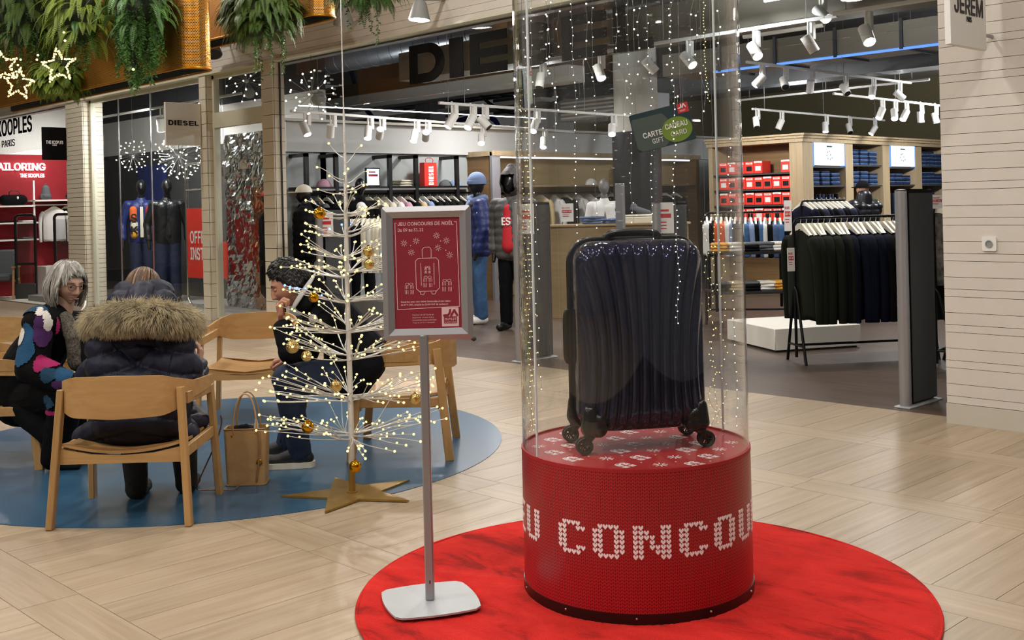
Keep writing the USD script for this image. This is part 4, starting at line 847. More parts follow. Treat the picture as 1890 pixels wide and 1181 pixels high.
# ---- woman with her back to the camera
def person_back():
    t = thing("person", "person seen from behind in navy quilted coat with fur-trimmed hood, seated in the nearest chair", "person")
    hl, hr, sl, sr = (-5.474, 2.479, 0.471), (-5.325, 2.634, 0.466), (-5.622, 2.499, 0.789), (-5.397, 2.732, 0.781)
    kl, kr = (-5.813, 2.704, 0.323), (-5.699, 2.938, 0.310); al, ar = (-5.634, 2.631, 0.057), (-5.543, 2.869, 0.049)
    head = (-5.743, 2.748, 1.076); nb = (-5.576, 2.662, 0.946)
    Hm = look(VR(.05, .9, -.45), o=head, s=1.0)
    body = blob([(hl, sl, .10, .08), (hr, sr, .10, .08), (hl, hr, .1, .1), (sl, sr, .07, .07), (nb, head, .05, .05), (hl, kl, .08, .06), (hr, kr, .08, .06), (kl, al, .055, .04), (kr, ar, .055, .04), (sl, (-5.705, 2.413, 0.636), .05, .04), (sr, (-5.323, 2.808, 0.623), .05, .04), ((-5.323, 2.808, 0.623), (-5.484, 2.930, 0.688), .04, .026)] + hand_bones((-5.484, 2.930, 0.688), VR(.05, .3, 1), VR(-1, 0, 0), VR(0, -1, 0), .9, .9), .015)
    part(t, "body", join(body, xf(HEAD_F, Hm), *[xf(e, Hm) for e in EARS_F]), "skin_pale", True)
    tor = (-5.433, 2.580, 0.656)
    el, er = (-5.712, 2.434, 0.647), (-5.359, 2.800, 0.657)
    coat = blob([(hl, sl, .135, .115), (hr, sr, .135, .115), (hl, sr, .13, .11), (hr, sl, .13, .11), (hl, hr, .14, .14), (sl, sr, .10, .10), (nb, (-5.502, 2.623, 0.813), .09, .12),
        ((-5.655, 2.493, 0.772), el, .082, .078), ((-5.396, 2.762, 0.763), er, .082, .078), (el, (-5.923, 2.619, 0.559), .07, .06), (er, (-5.506, 2.936, 0.668), .068, .05),
        ((-5.605, 2.373, 0.366), (-5.254, 2.707, 0.359), .075, .075), ((-5.605, 2.373, 0.366), hl, .075, .1), ((-5.287, 2.731, 0.359), hr, .075, .1), ((-5.386, 2.858, 0.408), (-5.527, 2.914, 0.411), .052, .05), (hr, (-5.386, 2.858, 0.408), .1, .052)], .010)
    part(t, "quilted_coat", wrinkle(quilt(coat, .024, .105, tor), .007, 16, 2), "navy_coat", True)
    hood = blob([((-5.708, 2.612, 1.024), (-5.559, 2.765, 1.018), .085, .085), ((-5.737, 2.668, 1.058), (-5.635, 2.773, 1.055), .10, .10), ((-5.633, 2.689, 1.061), (-5.558, 2.652, 1.005), .09, .09)], .012)
    part(t, "hood", wrinkle(hood, .014, 13, 5, (1, 1, .6)), "navy_coat", True)
    part(t, "trousers", blob([(hl, kl, .10, .085), (hr, kr, .10, .085), (kl, al, .08, .055), (kr, ar, .08, .055)], .02), "trousers_black", True)
    for k, (a, dx) in enumerate(((al, -.0), (ar, .0))):
        a = A(*a); toe = a + VR(.0, .13, 0); g = A(a[0], a[1], .05)
        part(t, "boot", wrinkle(blob([(a + A(0, 0, .22), g, .062, .058), (g, A(toe[0], toe[1], .04), .05, .04)], .012), .004, 40), "boot", True)
    # hair: strands from the crown
    rr = random.Random(2); loc = []
    for i in range(420):
        az = rr.uniform(0, 2 * math.pi); r0 = rr.uniform(.0, .012); L = []
        for k in range(7):
            th = .1 + k * .28 + rr.uniform(0, .05); L.append(((.086 + r0) * math.sin(th) * math.cos(az), .012 + (.107 + r0) * math.sin(th) * math.sin(az), .0 + (.128 + r0) * math.cos(th)))
        loc.append(tube(L, [.002, .004, .0055, .0055, .005, .004, .002], 5, False, .6))
    part(t, "hair", xf(join(loc[::2] + loc[1::4]), Hm), "hair_brown", True); part(t, "hair_streaks", xf(join(loc[3::4]), Hm), "hair_blond", True, label="blond hair streaks")
    # fur collar
    path = bez([(-5.790, 2.469, 0.919), (-5.606, 2.459, 0.957), (-5.423, 2.474, 0.982), (-5.313, 2.531, 0.991), (-5.273, 2.630, 0.977), (-5.322, 2.752, 0.944), (-5.439, 2.862, 0.901)], 60)
    rad = .052 * (1 - .35 * np.abs(np.linspace(-1, 1, 60)) ** 4)
    fur = part(t, "fur_trim", tube(path, rad, 14), "fur_skin", True)
    g = np.random.default_rng(4); N = 15000; k = g.integers(0, 59, N); f = g.random(N); p = path[k] * (1 - f[:, None]) + path[k + 1] * f[:, None]; tn = path[k + 1] - path[k]; tn /= np.linalg.norm(tn, axis=1)[:, None]
    q = g.normal(size=(N, 3)); q -= tn * (q * tn).sum(1)[:, None]; q /= np.linalg.norm(q, axis=1)[:, None]
    root = p + q * rad[k][:, None]; L = g.uniform(.035, .07, N)[:, None]; cl = meshkit.noise(root * 40)[:, None] - .5
    dr = q * .75 - UP * (.55 + .5 * cl) + tn * (g.normal(size=(N, 1)) * .22 + .9 * cl) + g.normal(size=(N, 3)) * .12; dr /= np.linalg.norm(dr, axis=1)[:, None]
    pts = np.stack([root, root + (q * .5 + dr * .5) * L * .5, root + dr * L], 1)
    path_ = numbered(fur, "fur_hairs"); c = UsdGeom.BasisCurves.Define(stage, path_); c.CreateTypeAttr("linear"); c.CreateCurveVertexCountsAttr([3] * N)
    from pxr import Vt
    c.CreatePointsAttr(Vt.Vec3fArray.FromNumpy(pts.reshape(-1, 3).astype(np.float32))); c.CreateWidthsAttr(Vt.FloatArray.FromNumpy(np.tile(np.array([.0028, .0022, .0006], np.float32), N))); c.SetWidthsInterpolation("vertex")
    UsdShade.MaterialBindingAPI.Apply(c.GetPrim()).Bind(M["fur"]); tag(path_, kind="stuff")
person_back()

# ---- grey-haired woman on the left
def person_left():
    t = thing("person", "grey-haired person with glasses in a black coat with coloured wool patches, turned right", "person")
    D = 6.7; head = (-6.687, 2.721, 1.093); Hm = look(VR(.78, -.58, -.13), VR(.04, 0, 1), head, 1.04)
    hip, wst, chest = (-6.998, 2.542, 0.395), (-6.908, 2.578, 0.607), (-6.753, 2.653, 0.808); sn, sf = (-6.644, 2.535, 0.871), (-6.797, 2.837, 0.827); neck = (-6.723, 2.712, 0.935)
    kn, kf = (-6.491, 2.636, 0.478), (-6.656, 2.781, 0.441); an, af = (-6.640, 2.596, 0.057), (-6.742, 2.721, 0.033); en = (-6.602, 2.463, 0.621); wn = (-6.428, 2.586, 0.544); hd = (-6.379, 2.694, 0.582)
    body = blob([(hip, wst, .12, .11), (wst, chest, .11, .11), (chest, neck, .08, .05), (neck, head, .05, .055), (sn, sf, .06, .06), (hip, kn, .09, .07), (hip, kf, .09, .07), (kn, an, .06, .04), (kf, af, .06, .04), (sn, en, .05, .045), (en, wn, .045, .03), (wn, hd, .03, .024)] + hand_bones(hd, VR(1, .2, -.2), VR(0, .3, -1), VR(0, -1, 0), .5, .92), .015)
    part(t, "body", join(body, xf(HEAD_F, Hm), *[xf(e, Hm) for e in EARS_F]), "skin_pale", True)
    coat = wrinkle(blob([(hip, wst, .175, .165), (wst, chest, .165, .15), (chest, (-6.747, 2.659, 0.879), .15, .11), (sn, sf, .095, .085), (chest, sn, .14, .10), (chest, sf, .13, .09), (sn, en, .092, .088), (en, wn, .088, .07), (hip, kn, .15, .11), (hip, kf, .15, .10), (kn, kf, .10, .10), (kn, (-6.622, 2.586, 0.077), .11, .07), (kf, (-6.731, 2.704, 0.051), .10, .065), ((-6.622, 2.586, 0.077), (-6.731, 2.704, 0.051), .065, .06), ((-6.846, 2.556, 0.360), (-6.669, 2.596, 0.214), .13, .08), (sf, (-6.551, 2.746, 0.818), .08, .045), ((-6.551, 2.746, 0.818), (-6.459, 2.755, 0.625), .05, .055)], .0125), .010, 9, 3)
    cp = part(t, "wool_coat", coat, "coat_black", True)
    for (px, py, D_, r, st, m, nm) in COAT_PATCHES:
        part(cp, "wool_patch", patch_of(coat, (px, py, D_), r, st), m, True, label=nm + " wool patch")
    part(t, "blouse", wrinkle(blob([((-6.619, 2.676, 0.898), (-6.543, 2.690, 0.776), .04, .05), ((-6.543, 2.690, 0.776), (-6.528, 2.713, 0.637), .05, .06)], .010), .008, 20), "blouse", True)
    part(t, "scarf_edge", tube(bez([(-6.535, 2.763, 0.992), (-6.500, 2.741, 0.963), (-6.494, 2.719, 0.943)], 8), .006, 6), "white", True)
    for a in (an, af): part(t, "shoe", blob([(A(a[0], a[1], .05), A(*a)[:3] * A(1, 1, 0) + VR(.13, 0, .035), .045, .035)], .012), "boot", True)
    face_parts(t, Hm, "brow_grey", skin="skin_pale")
    # glasses
    gl = []
    for s in (-1, 1): gl.append(tube([(s * .034 + .024 * math.cos(a), -.104 + .007 * abs(math.cos(a)) ** 2 * (1 if s * math.cos(a) > 0 else -.2), -.004 + .0185 * math.sin(a)) for a in np.linspace(0, 2 * math.pi, 22, endpoint=False)], .0017, 5, True))
    gl.append(tube([(-.011, -.106, .002), (0, -.108, .004), (.011, -.106, .002)], .0014, 5))
    for s in (-1, 1): gl.append(tube([(s * .058, -.098, .004), (s * .077, -.05, .006), (s * .08, .01, .0)], .0017, 5))
    g = part(t, "glasses", xf(join(gl), Hm), "strap_brown", True)
    for s in (-1, 1): part(g, "lens", xf(moved(lathe([(0, -.0006), (.023, -.0006), (.023, .0006), (0, .0006)], 18), (0, 0, 0)), Hm @ frame((s * .034, -.1035, -.004), (1, 0, 0)) @ np.diag([1, .78, 1, 1])), "lens_glass", False)
    # bob of grey hair: flat locks from the parting down, parted off the face
    rr = random.Random(8); locks = []
    for i in range(420):
        az = rr.uniform(-math.pi, math.pi)            # 0 = face, pi = back of the head
        fr = abs(az); e = rr.uniform(0, 1)
        bot = .042 + .035 * rr.random() if fr < .55 else np.interp(fr, [.55, .92, 1.12, 1.4, 3.15], [.035, .0, -.11, -.14, -.135]) + rr.uniform(-.015, .01)
        ph0 = rr.uniform(.0, .35); pts = []; w = rr.uniform(.004, .009); lift = rr.uniform(.0, .016); wv = rr.uniform(.02, .12); ph1 = rr.uniform(0, 6); sw = rr.uniform(.15, .5)
        zt = .125
        for k in range(10):
            u = ph0 * .5 + (1 - ph0 * .5) * k / 9; z = zt + (bot - zt) * u ** 1.25
            hz = min(1, max(-1, z / .132)); rad = math.sqrt(max(0, 1 - max(hz, 0) ** 2)) if z > 0 else 1.0
            puff = 1 + .20 * math.exp(-((z + .045) / .06) ** 2); a2 = az + (.10 * math.sin(5 * az + 3 * u) + wv * math.sin(ph1 + 5 * u)) * u + (sw * .5 * u if fr < .9 else 0)
            ex = (.086 + lift) * puff * rad; ey = (.106 + lift) * puff * rad
            inward = .90 if (k == 9 and fr > .9) else 1.0
            pts.append((math.sin(a2) * ex * inward, .012 - math.cos(a2) * ey * inward, z + .012 + rr.uniform(-.002, .002)))
        locks.append(tube(pts, [w * .5, w, w * 1.1, w * 1.1, w, w, w * .95, w * .85, w * .7, w * .3], 5, False, .45))
    part(t, "hair", xf(join(*(locks[::3] + locks[1::3]), ball((0, .016, .052), (.084, .103, .084), 3)), Hm), "hair_grey", True); part(t, "hair_locks", xf(join(locks[2::3]), Hm), "hair_silver", True, label="lighter silver locks")
COAT_PATCHES = [(*(-6.485, 2.498, 0.846), .06, (.8, 1.6), "patch_purple", "purple"), (*(-6.436, 2.548, 0.907), .036, (.7, 1.6), "patch_white", "cream"), (*(-6.442, 2.484, 0.711), .055, (1.25, .95), "patch_magenta", "magenta"), (*(-6.632, 2.417, 0.807), .036, (.9, 1.4), "patch_white", "large cream"), (*(-6.555, 2.497, 0.980), .025, (.8, 1.4), "patch_white", "small cream"),
    (*(-6.589, 2.419, 0.753), .075, (.8, 1.7), "patch_blue", "blue shoulder"), (*(-6.628, 2.494, 0.996), .06, (1.3, .7), "patch_teal", "teal collar"), (*(-6.422, 2.477, 0.605), .05, (1, .8), "patch_teal", "teal"), (*(-6.350, 2.551, 0.646), .045, (1, 1.1), "patch_blue", "blue"), (*(-6.511, 2.615, 0.846), .024, (.6, 1.9), "patch_magenta", "narrow magenta"), (*(-6.496, 2.486, 0.425), .04, (1, 1), "patch_teal", "low teal"), (*(-6.489, 2.494, 0.363), .03, (1.6, .5), "patch_magenta", "low magenta"), (*(-6.389, 2.540, 0.544), .035, (1.3, .6), "patch_purple", "low purple"), (*(-6.687, 2.432, 0.586), .06, (.9, 1.2), "patch_blue", "low blue")]
patch_of_ = patch_of
def patch_of(m, c, r, stretch): return patch_of_(m, A(*c), r, stretch, .006 + .12 * (.08 - r))
_pl = COAT_PATCHES; COAT_PATCHES = [(a, b, c, r, st, m, nm) for (a, b, c, r, st, m, nm) in _pl]
person_left()

# ---- man with his chin on his hand
def person_man():
    t = thing("person", "dark-haired person in black coat and jeans, chin on hand, holding a pen", "person")
    head = (-5.551, 3.552, 1.076); Hm = look(VR(-.93, -.20, -.36), VR(-.22, 0, 1), head, 1.10)
    hip, wst, chest = (-5.451, 3.885, 0.515), (-5.447, 3.889, 0.731), (-5.486, 3.792, 0.867); sn, sf = (-5.365, 3.687, 0.914), (-5.673, 3.828, 0.909); neck = (-5.539, 3.679, 0.976)
    en, wn = (-5.433, 3.472, 0.703), (-5.499, 3.462, 0.873); ef, wf = (-5.745, 3.783, 0.623), (-5.616, 3.570, 0.634)
    kn, kf = (-5.485, 3.476, 0.538), (-5.745, 3.724, 0.475); an, af = (-5.562, 3.598, 0.097), (-5.819, 3.677, 0.103)
    hb = hand_bones(wn, VR(-.12, -.1, 1), VR(.9, -.1, .2), VR(.2, -1, .1), 1.5, 1.15)
    hb2 = hand_bones(wf, VR(-1, -.1, -.15), VR(-.1, 0, -1), VR(0, -1, .3), 1.5, .95)
    body = blob([(hip, wst, .12, .11), (wst, chest, .11, .11), (chest, neck, .08, .065), (neck, A(*head) - UP * .05 + RIGHT * .02, .062, .06), (sn, sf, .06, .06), (hip, kn, .08, .06), (hip, kf, .08, .06), (kn, an, .05, .04), (kf, af, .05, .04), (sn, en, .05, .045), (en, wn, .042, .034), (sf, ef, .05, .045), (ef, wf, .042, .03)] + hb + hb2, .009)
    part(t, "body", join(body, xf(HEAD_M, Hm), *[xf(e, Hm) for e in EARS_M]), "skin", True)
    coat = wrinkle(blob([(hip, wst, .155, .15), (wst, chest, .15, .15), (chest, (-5.517, 3.731, 0.931), .14, .10), (sn, sf, .10, .10), (chest, sn, .13, .10), (sn, en, .092, .075), (en, (-5.486, 3.460, 0.834), .072, .058), (sf, ef, .09, .072), (ef, (-5.639, 3.633, 0.631), .07, .055), (hip, (-5.389, 3.949, 0.578), .14, .13), (wst, (-5.397, 3.942, 0.681), .14, .13)], .0125), .010, 10, 7)
    part(t, "coat", coat, "man_coat", True)
    part(t, "collar_lining", tube(bez([(-5.396, 3.625, 1.139), (-5.377, 3.559, 1.075), (-5.378, 3.500, 1.006), (-5.409, 3.468, 0.933)], 16), [.006, .010, .014, .016, .018, .019, .02, .02, .02, .02, .02, .019, .018, .016, .013, .008], 8, False, .4), "grey_cloth", True, label="grey collar lining")
    part(t, "collar", blob([((-5.408, 3.642, 1.087), (-5.413, 3.550, 0.969), .045, .05), ((-5.408, 3.642, 1.087), (-5.565, 3.767, 1.042), .045, .05)], .012), "man_coat", True)
    c = xf(lathe([(0, 0), (.024, 0), (.026, .004), (.02, .006), (0, .006)], 18), frame((-5.333, 3.561, 0.886), RIGHT)); part(t, "sleeve_badge", c, "grey_cloth", 40)
    part(t, "jeans", wrinkle(blob([(hip, kn, .115, .09), (hip, kf, .115, .09), (kn, an, .084, .066), (kf, af, .082, .064)], .014), .006, 18, 4), "denim_dark", True)
    for a, px in ((an, 0), (af, 1)):
        g = A(a[0], a[1], 0); f_ = VR(-1, -.12, 0); toe = g + f_ * .19
        s = part(t, "shoe", blob([(g + UP * .085 - f_ * .02, g + UP * .06, .05, .05), (g + UP * .055 - f_ * .04, toe + UP * .045, .042, .034), (g + UP * .085, g + f_ * .1 + UP * .055, .045, .036)], .01), "shoe_dark", True)
        R = np.eye(4); R[:3, 0], R[:3, 1], R[:3, 3] = f_ / np.linalg.norm(f_), np.cross(UP, f_ / np.linalg.norm(f_)), g + f_ * .075
        part(s, "sole", xf(moved(ext(rounded(.33, .1, .05, 8), .032), (0, 0, .004)), R), "sole_white", 40)
    face_parts(t, Hm, "hair_black", lids=-.0045)
    # short hair: the scalp, raised and roughened
    v = HEAD_M.vertices; line = np.interp(-v[:, 1], [-.12, -.03, 0, .03, .06, .1], [-.085, -.055, -.03, .015, .052, .062])
    keep = (v[:, 2] > line)[HEAD_M.faces].all(1); s = HEAD_M.submesh([np.nonzero(keep)[0]], append=True); n = s.vertex_normals; e = np.clip((s.vertices[:, 2] - np.interp(-s.vertices[:, 1], [-.12, -.03, 0, .03, .06, .1], [-.085, -.055, -.03, .015, .052, .062])) / .03, 0, 1)
    s.vertices = s.vertices + n * (.003 + (.010 + .012 * meshkit.fbm(s.vertices * 60, 2, 3)) * e)[:, None] + A(0, -.012, .006) * (np.clip(s.vertices[:, 2] - .05, 0, 1) / .07)[:, None] * e[:, None]
    rr = random.Random(9); tufts = []
    idx = [i for i in range(len(s.vertices)) if e[i] > .15]
    for i in rr.sample(idx, min(700, len(idx))):
        p = s.vertices[i]; nn_ = s.vertex_normals[i]; d = A(rr.uniform(-.2, .2), -1 if p[2] > .06 else .1, -.6 if p[2] < .07 else .0); d = d - nn_ * (d @ nn_) * .8 + nn_ * .18; tufts.append(tube([p - d * .006, p + d * .012, p + d * .02 + A(0, 0, -.003)], [.0035, .003, .0008], 4))
    part(t, "hair", xf(join(s, *tufts), Hm), "hair_black", True)
    pen = A(*(-5.590, 3.511, 0.665)); single("pen", cyl(pen - UP * .0 + VR(.02, 0, -.02), pen + VR(-.015, -.02, .075), .005, n=10), "puffer_blue", "dark blue pen held upright in the seated man's hand", "pen")
person_man()

LOGO = (("D", 0, 56.4), ("I", 64.4, 85.4), ("E", 95.4, 148.4), ("S", 154.4, 211.4), ("E", 220.4, 274.4), ("L", 282.4, 326.4))
def logo_letter(ch, h, w, depth):
    """heavy extended capitals, drawn as outlines"""
    s, b = h * .335, h * .235
    R_ = sbox(0, 0, w, h)
    if ch == "D": g = unary_union([sbox(0, 0, w * .55, h), affinity.scale(Point(w * .55, h / 2).buffer(1, 32), w * .45, h / 2)]).difference(unary_union([sbox(s, b, w * .5, h - b), affinity.scale(Point(w * .5, h / 2).buffer(1, 24), max(w * .5 - s, .01 * w), h / 2 - b).intersection(sbox(w * .5 - 1e-4, 0, w, h))]))
    elif ch == "E": g = R_.difference(unary_union([sbox(s, b, w, h / 2 - h * .105), sbox(s, h / 2 + h * .105, w, h - b)]))
    elif ch == "L": g = unary_union([sbox(0, 0, s, h), sbox(0, 0, w, b)])
    elif ch == "S":
        r = .252; arc = lambda cx, cy, rx, ry, a0, a1: [(cx + rx * math.cos(math.radians(t_)), cy + ry * math.sin(math.radians(t_))) for t_ in np.linspace(a0, a1, 20)]
        c = arc(.5, .70, .345, .185, 25, 270)[:-1] + arc(.5, .30, .345, .185, 90, -155)
        g = affinity.scale(LineString(c).buffer(.125, cap_style=2), w, h, origin=(0, 0)).intersection(R_)
    else: g = R_
    return ink([g], depth)
def logo_word(h, w, depth): return join([moved(logo_letter(ch, h, (b - a) * w / 326.4, depth), (a * w / 326.4, 0, 0)) for ch, a, b in LOGO])
# ================================================================ garments, mannequins and shop furniture
gr = np.random.default_rng(21)
def hung(w=.42, L=.62, sleeve=.58, seed=0, depth=.045):
    """a top on a hanger: hook at the origin, spread along x"""
    zs = np.linspace(0, 1, 16); rings = []; n = 22; th = np.arange(n) / n * 2 * math.pi
    for s in zs:
        z = -.06 - s * L; a = np.interp(s, [0, .03, .10, .2, 1], [.05, .10, w / 2, w / 2 * .96, w / 2 * .98]); b = np.interp(s, [0, .1, .5, 1], [.03, depth, depth * 1.1, depth])
        b2 = b * (1 + .30 * np.sin(5 * th + seed) * s + .18 * np.sin(9 * th + 2 * seed) * s)
        rings.append(np.stack([a * np.cos(th) * np.abs(np.cos(th)) ** -.25 if 0 else a * np.sign(np.cos(th)) * np.abs(np.cos(th)) ** .8, b2 * np.sin(th), np.full(n, z - .008 * np.sin(3 * th + seed) * (s > .95))], 1))
    ms = [ring_mesh(rings)]
    if sleeve:
        for q in (-1, 1):
            p = [(q * w * .44, 0, -.12), (q * (w * .5 + .03), .005, -.22), (q * (w * .5 + .045), .01, -.4), (q * (w * .5 + .04), .012, -.12 - sleeve)]
            ms.append(tube(bez(p, 10), [.05, .056, .055, .052, .05, .048, .046, .044, .042, .036], 10, False, .75))
    return join(ms)
def hanger_mesh(w=.40):
    return join(tube([(0, 0, .0), (.012, 0, .02), (.004, 0, .034), (-.012, 0, .022)], .003, 5), tube([(0, 0, .0), (0, 0, -.02)], .0035, 5),
        xf(moved(ext([(-w / 2, -.115), (-w / 2 + .02, -.125), (0, -.062), (w / 2 - .02, -.125), (w / 2, -.115), (.035, -.012), (-.035, -.012)], .024), (0, 0, -.012)), frame((0, 0, 0), (1, 0, 0))))
HUNG = [hung(seed=k) for k in range(5)]; HUNG_SMALL = [hung(.34, .42, .36, k) for k in range(3)]; TEE = [hung(.38, .5, .2, k + 7, .035) for k in range(3)]; HANG = hanger_mesh()
def trouser_hung(seed): return join([tube(bez([(q * .05, 0, -.08), (q * .06, .01, -.4), (q * .065 + .01 * seed, .0, -.8)], 8), [.075, .07, .068, .066, .062, .06, .058, .056], 10, False, .45) for q in (-1, 1)])
def hang_row(name, cat, p, q, n, meshes, mats, label, group, rot=None, hanger="hanger", jitter=.0):
    p, q = A(*p), A(*q); d = q - p; base = math.degrees(math.atan2(d[1], d[0])) - 90 if rot is None else rot
    for k in range(n):
        c = p + d * ((k + .5) / n); t = thing(name, label(k), cat, c, base + gr.uniform(-7, 7), group)
        m = mats[k % len(mats)] if isinstance(mats, (list, tuple)) else mats
        part(t, "garment", meshes[k % len(meshes)], m, True)
        if hanger: part(t, "hanger", HANG, hanger, 40)
def rack(label, p, q, zr, foot=.24, m="black_metal", r=.014):
    """free-standing clothes rack: rail from p to q (floor points)"""
    p, q = A(p[0], p[1], 0), A(q[0], q[1], 0); d = (q - p) / np.linalg.norm(q - p); s = np.cross(UP, d)
    t = thing("clothes_rack", label, "clothes rack")
    part(t, "rail", tube([p + UP * .05, p + UP * (zr - .06), p + d * .02 + UP * (zr - .015), p + d * .06 + UP * zr, q - d * .06 + UP * zr, q - d * .02 + UP * (zr - .015), q + UP * (zr - .06), q + UP * .05], r, 8), m, True)
    for c in (p, q):
        part(t, "leg", tube([c + s * foot, c + s * .03 + UP * .66, c + UP * .70, c - s * .03 + UP * .66, c - s * foot], r, 8), m, True); part(t, "foot_bar", cyl(c + s * (foot - .04) + UP * .16, c - s * (foot - .04) + UP * .16, r * .8, n=8), m)
    part(t, "bottom_bar", cyl(p + UP * .16, q + UP * .16, r * .8, n=8), m)
    return t
# ---- front rack of dark sweaters by the right-hand gate
rp, rq = A(-5.54, 8.93, 1.32), A(-4.80, 9.98, 1.32)
rack("black tube clothes rack full of dark sweaters beside the right-hand gate", rp, rq, 1.32, .21)
cols = ["cloth_olive"] * 5 + ["cloth_black", "cloth_olive"] + ["cloth_navy"] * 6 + ["cloth_black"] * 7 + ["cloth_olive"] * 2
hang_row("sweater", "sweater", rp + (rq - rp) * .03 - UP * .035, rq - UP * .035, 22, [xf(m_, np.diag([1.22, 1.1, 1.3, 1])) for m_ in HUNG], cols, lambda k: f"{ORD[k]} dark sweater from the left on the front clothes rack", "dark sweaters on the front clothes rack")
def placard(p, u, w, h, label, tilt=0, lines=("PRE-SOLDES", "JUSQU'À -50%")):
    t = thing("sale_placard", label, "sign", p); F = frame((0, 0, 0), u)
    part(t, "sheet", xf(box((0, 0, 0), (w, h, .006)), F), "paper", False)
    part(t, "red_band", xf(box((-.02 * w, .06 * h, .0034), (w * .74, h * .17, .001)), F), "paper_red", False)
    part(t, "lettering", join(xf(moved(text(lines[0], h * .075, w * .62, .001, True), (-w * .40, .22 * h, .0032)), F), *[xf(box((-.1 * w, -h * (.12 + .09 * k), .0034), (w * (.55 - .1 * k), h * .028, .001)), F) for k in range(2)]), "paper_red", False)
    part(t, "band_lettering", xf(moved(text(lines[1], h * .08, w * .66, .001, True), (-w * .36, .02 * h, .0042)), F), "paper", False)
placard((-5.458, 8.743, 0.954), RIGHT + AHEAD * .4, .075, .21, "tall thin white and red placard clipped to the front sweater rack")
placard((-6.128, 9.777, 1.331), RIGHT, .075, .31, "tall thin white and red placard standing above the coloured hanging tops")
# ---- gates
def gate(x, y, label, h=1.55, plac=None):
    t = thing("security_gate", label, "security gate", (x, y, 0))
    part(t, "tube_post", join(cyl((0, 0, .0), (0, 0, h - .012), .042, n=24)), "alu"); part(t, "post_cap", ball((0, 0, h - .012), (.042, .042, .012), 2), "black", True)
    part(t, "panel", box((.0, .24, h / 2 + .01), (.055, .38, h - .02), .008), "gate_black"); part(t, "panel_edge", box((.03, .24, h / 2), (.008, .36, h - .06)), "dark_grey"); part(t, "foot_plate", box((0, .2, .006), (.12, .52, .012), .003), "alu_plate")
    if plac: part(t, "placard", xf(box((0, 0, 0), (.2, .29, .004)), frame((.04, .05, plac), RIGHT)), "paper", False); part(t, "placard_print", xf(join(box((0, .07, .003), (.11, .02, .001)), box((0, .02, .003), (.15, .04, .001)), *[box((-.02, -.04 - .03 * k, .003), (.1, .01, .001)) for k in range(3)]), frame((.04, .05, plac), RIGHT)), "paper_red", False)
gate(-3.76, 7.47, "silver tube and black panel security gate beside the cream board wall")
gate(-7.64, 7.44, "silver tube and black panel security gate seen at the left edge of the tube", 1.53, 1.37)
gate(-11.0, 7.46, "silver security gate left, behind the twig tree", 1.53, 1.33)
t = thing("gate_post", "plain silver post standing behind the suitcase top", "post", (-8.896, 10.438, 0.000))
part(t, "tube_post", box((0, 0, .87), (.13, .05, 1.74), .01), "alu"); part(t, "foot_plate", box((0, 0, .006), (.2, .12, .012)), "alu_plate")
gate(-6.55, 8.2, "silver security gate seen through the right half of the tube", 1.5, 1.35)
# ---- plinth and table with folded clothes
t = thing("display_plinth", "low white display plinth on the dark shop floor", "plinth", (-6.28, 10.04, 0), -28.7)
part(t, "body", box((0, 0, .125), (1.04, .95, .21), .004), "offwhite"); part(t, "plinth_base", box((0, 0, .01), (.98, .89, .02)), "dark_grey")
TC = A(*(-7.334, 10.854, 0.000)) ; TC[2] = .232; TR = math.degrees(math.atan2(RIGHT[1], RIGHT[0]))
t = thing("display_table", "black two-tier table stacked with folded clothes right of the tube", "table", TC, TR)
part(t, "upper_shelf", box((0, 0, .665), (.86, .5, .03), .004), "black"); part(t, "lower_shelf", box((0, 0, .22), (.92, .56, .03), .004), "black")
for x in (-.42, .42):
    for y in (-.22, .22): part(t, "leg", box((x, y, .34), (.028, .028, .66)), "black_metal")
def folded(w, d, h, seed): return wrinkle(xf(trimesh.creation.icosphere(3), np.diag([1, 1, 1, 1.0])), 0, 1) if 0 else _folded(w, d, h, seed)
def _folded(w, d, h, seed):
    m = box((0, 0, h / 2), (w, d, h), h * .42); m = m.subdivide().subdivide(); m.merge_vertices(); return wrinkle(m, .006, 14, seed)
FOLD = [_folded(.2, .26, .035, k) for k in range(4)]
def pile(cx, cy, z, m, label, group, F=TC, rot=TR, k=0, lift=0):
    c, s = math.cos(math.radians(rot)), math.sin(math.radians(rot)); p = A(F[0] + cx * c - cy * s, F[1] + cx * s + cy * c, F[2] + z + lift)
    t_ = thing("folded_garment", label, "folded clothes", p, rot + gr.uniform(-14, 14), group); part(t_, "cloth", FOLD[k % 4], m, True)
up_ = [("cloth_yellow", "yellow"), ("cloth_white", "white"), ("cloth_black", "black"), ("cloth_grey", "grey"), ("cloth_white", "white")]; lo_ = [("cloth_black", "black"), ("cloth_beige", "beige"), ("cloth_black", "black"), ("cloth_white", "white"), ("cloth_yellow", "yellow-orange")]
for row, z, nm in ((up_, .68, "upper"), (lo_, .235, "lower")):
    for i, (m, c) in enumerate(row):
        for k in range(3):
            mm = m if k < 2 or c != "black" else "cloth_grey"
            pile(-.34 + i * .17, -.06, z + .034 * k, mm if not (c == "white" and k == 2) else "cloth_cream", f"{c} garment, {ORD[k]} from the bottom, {ORD[i]} pile, {nm} shelf of the black table", f"folded clothes on the {nm} shelf of the black table", k=k + i)
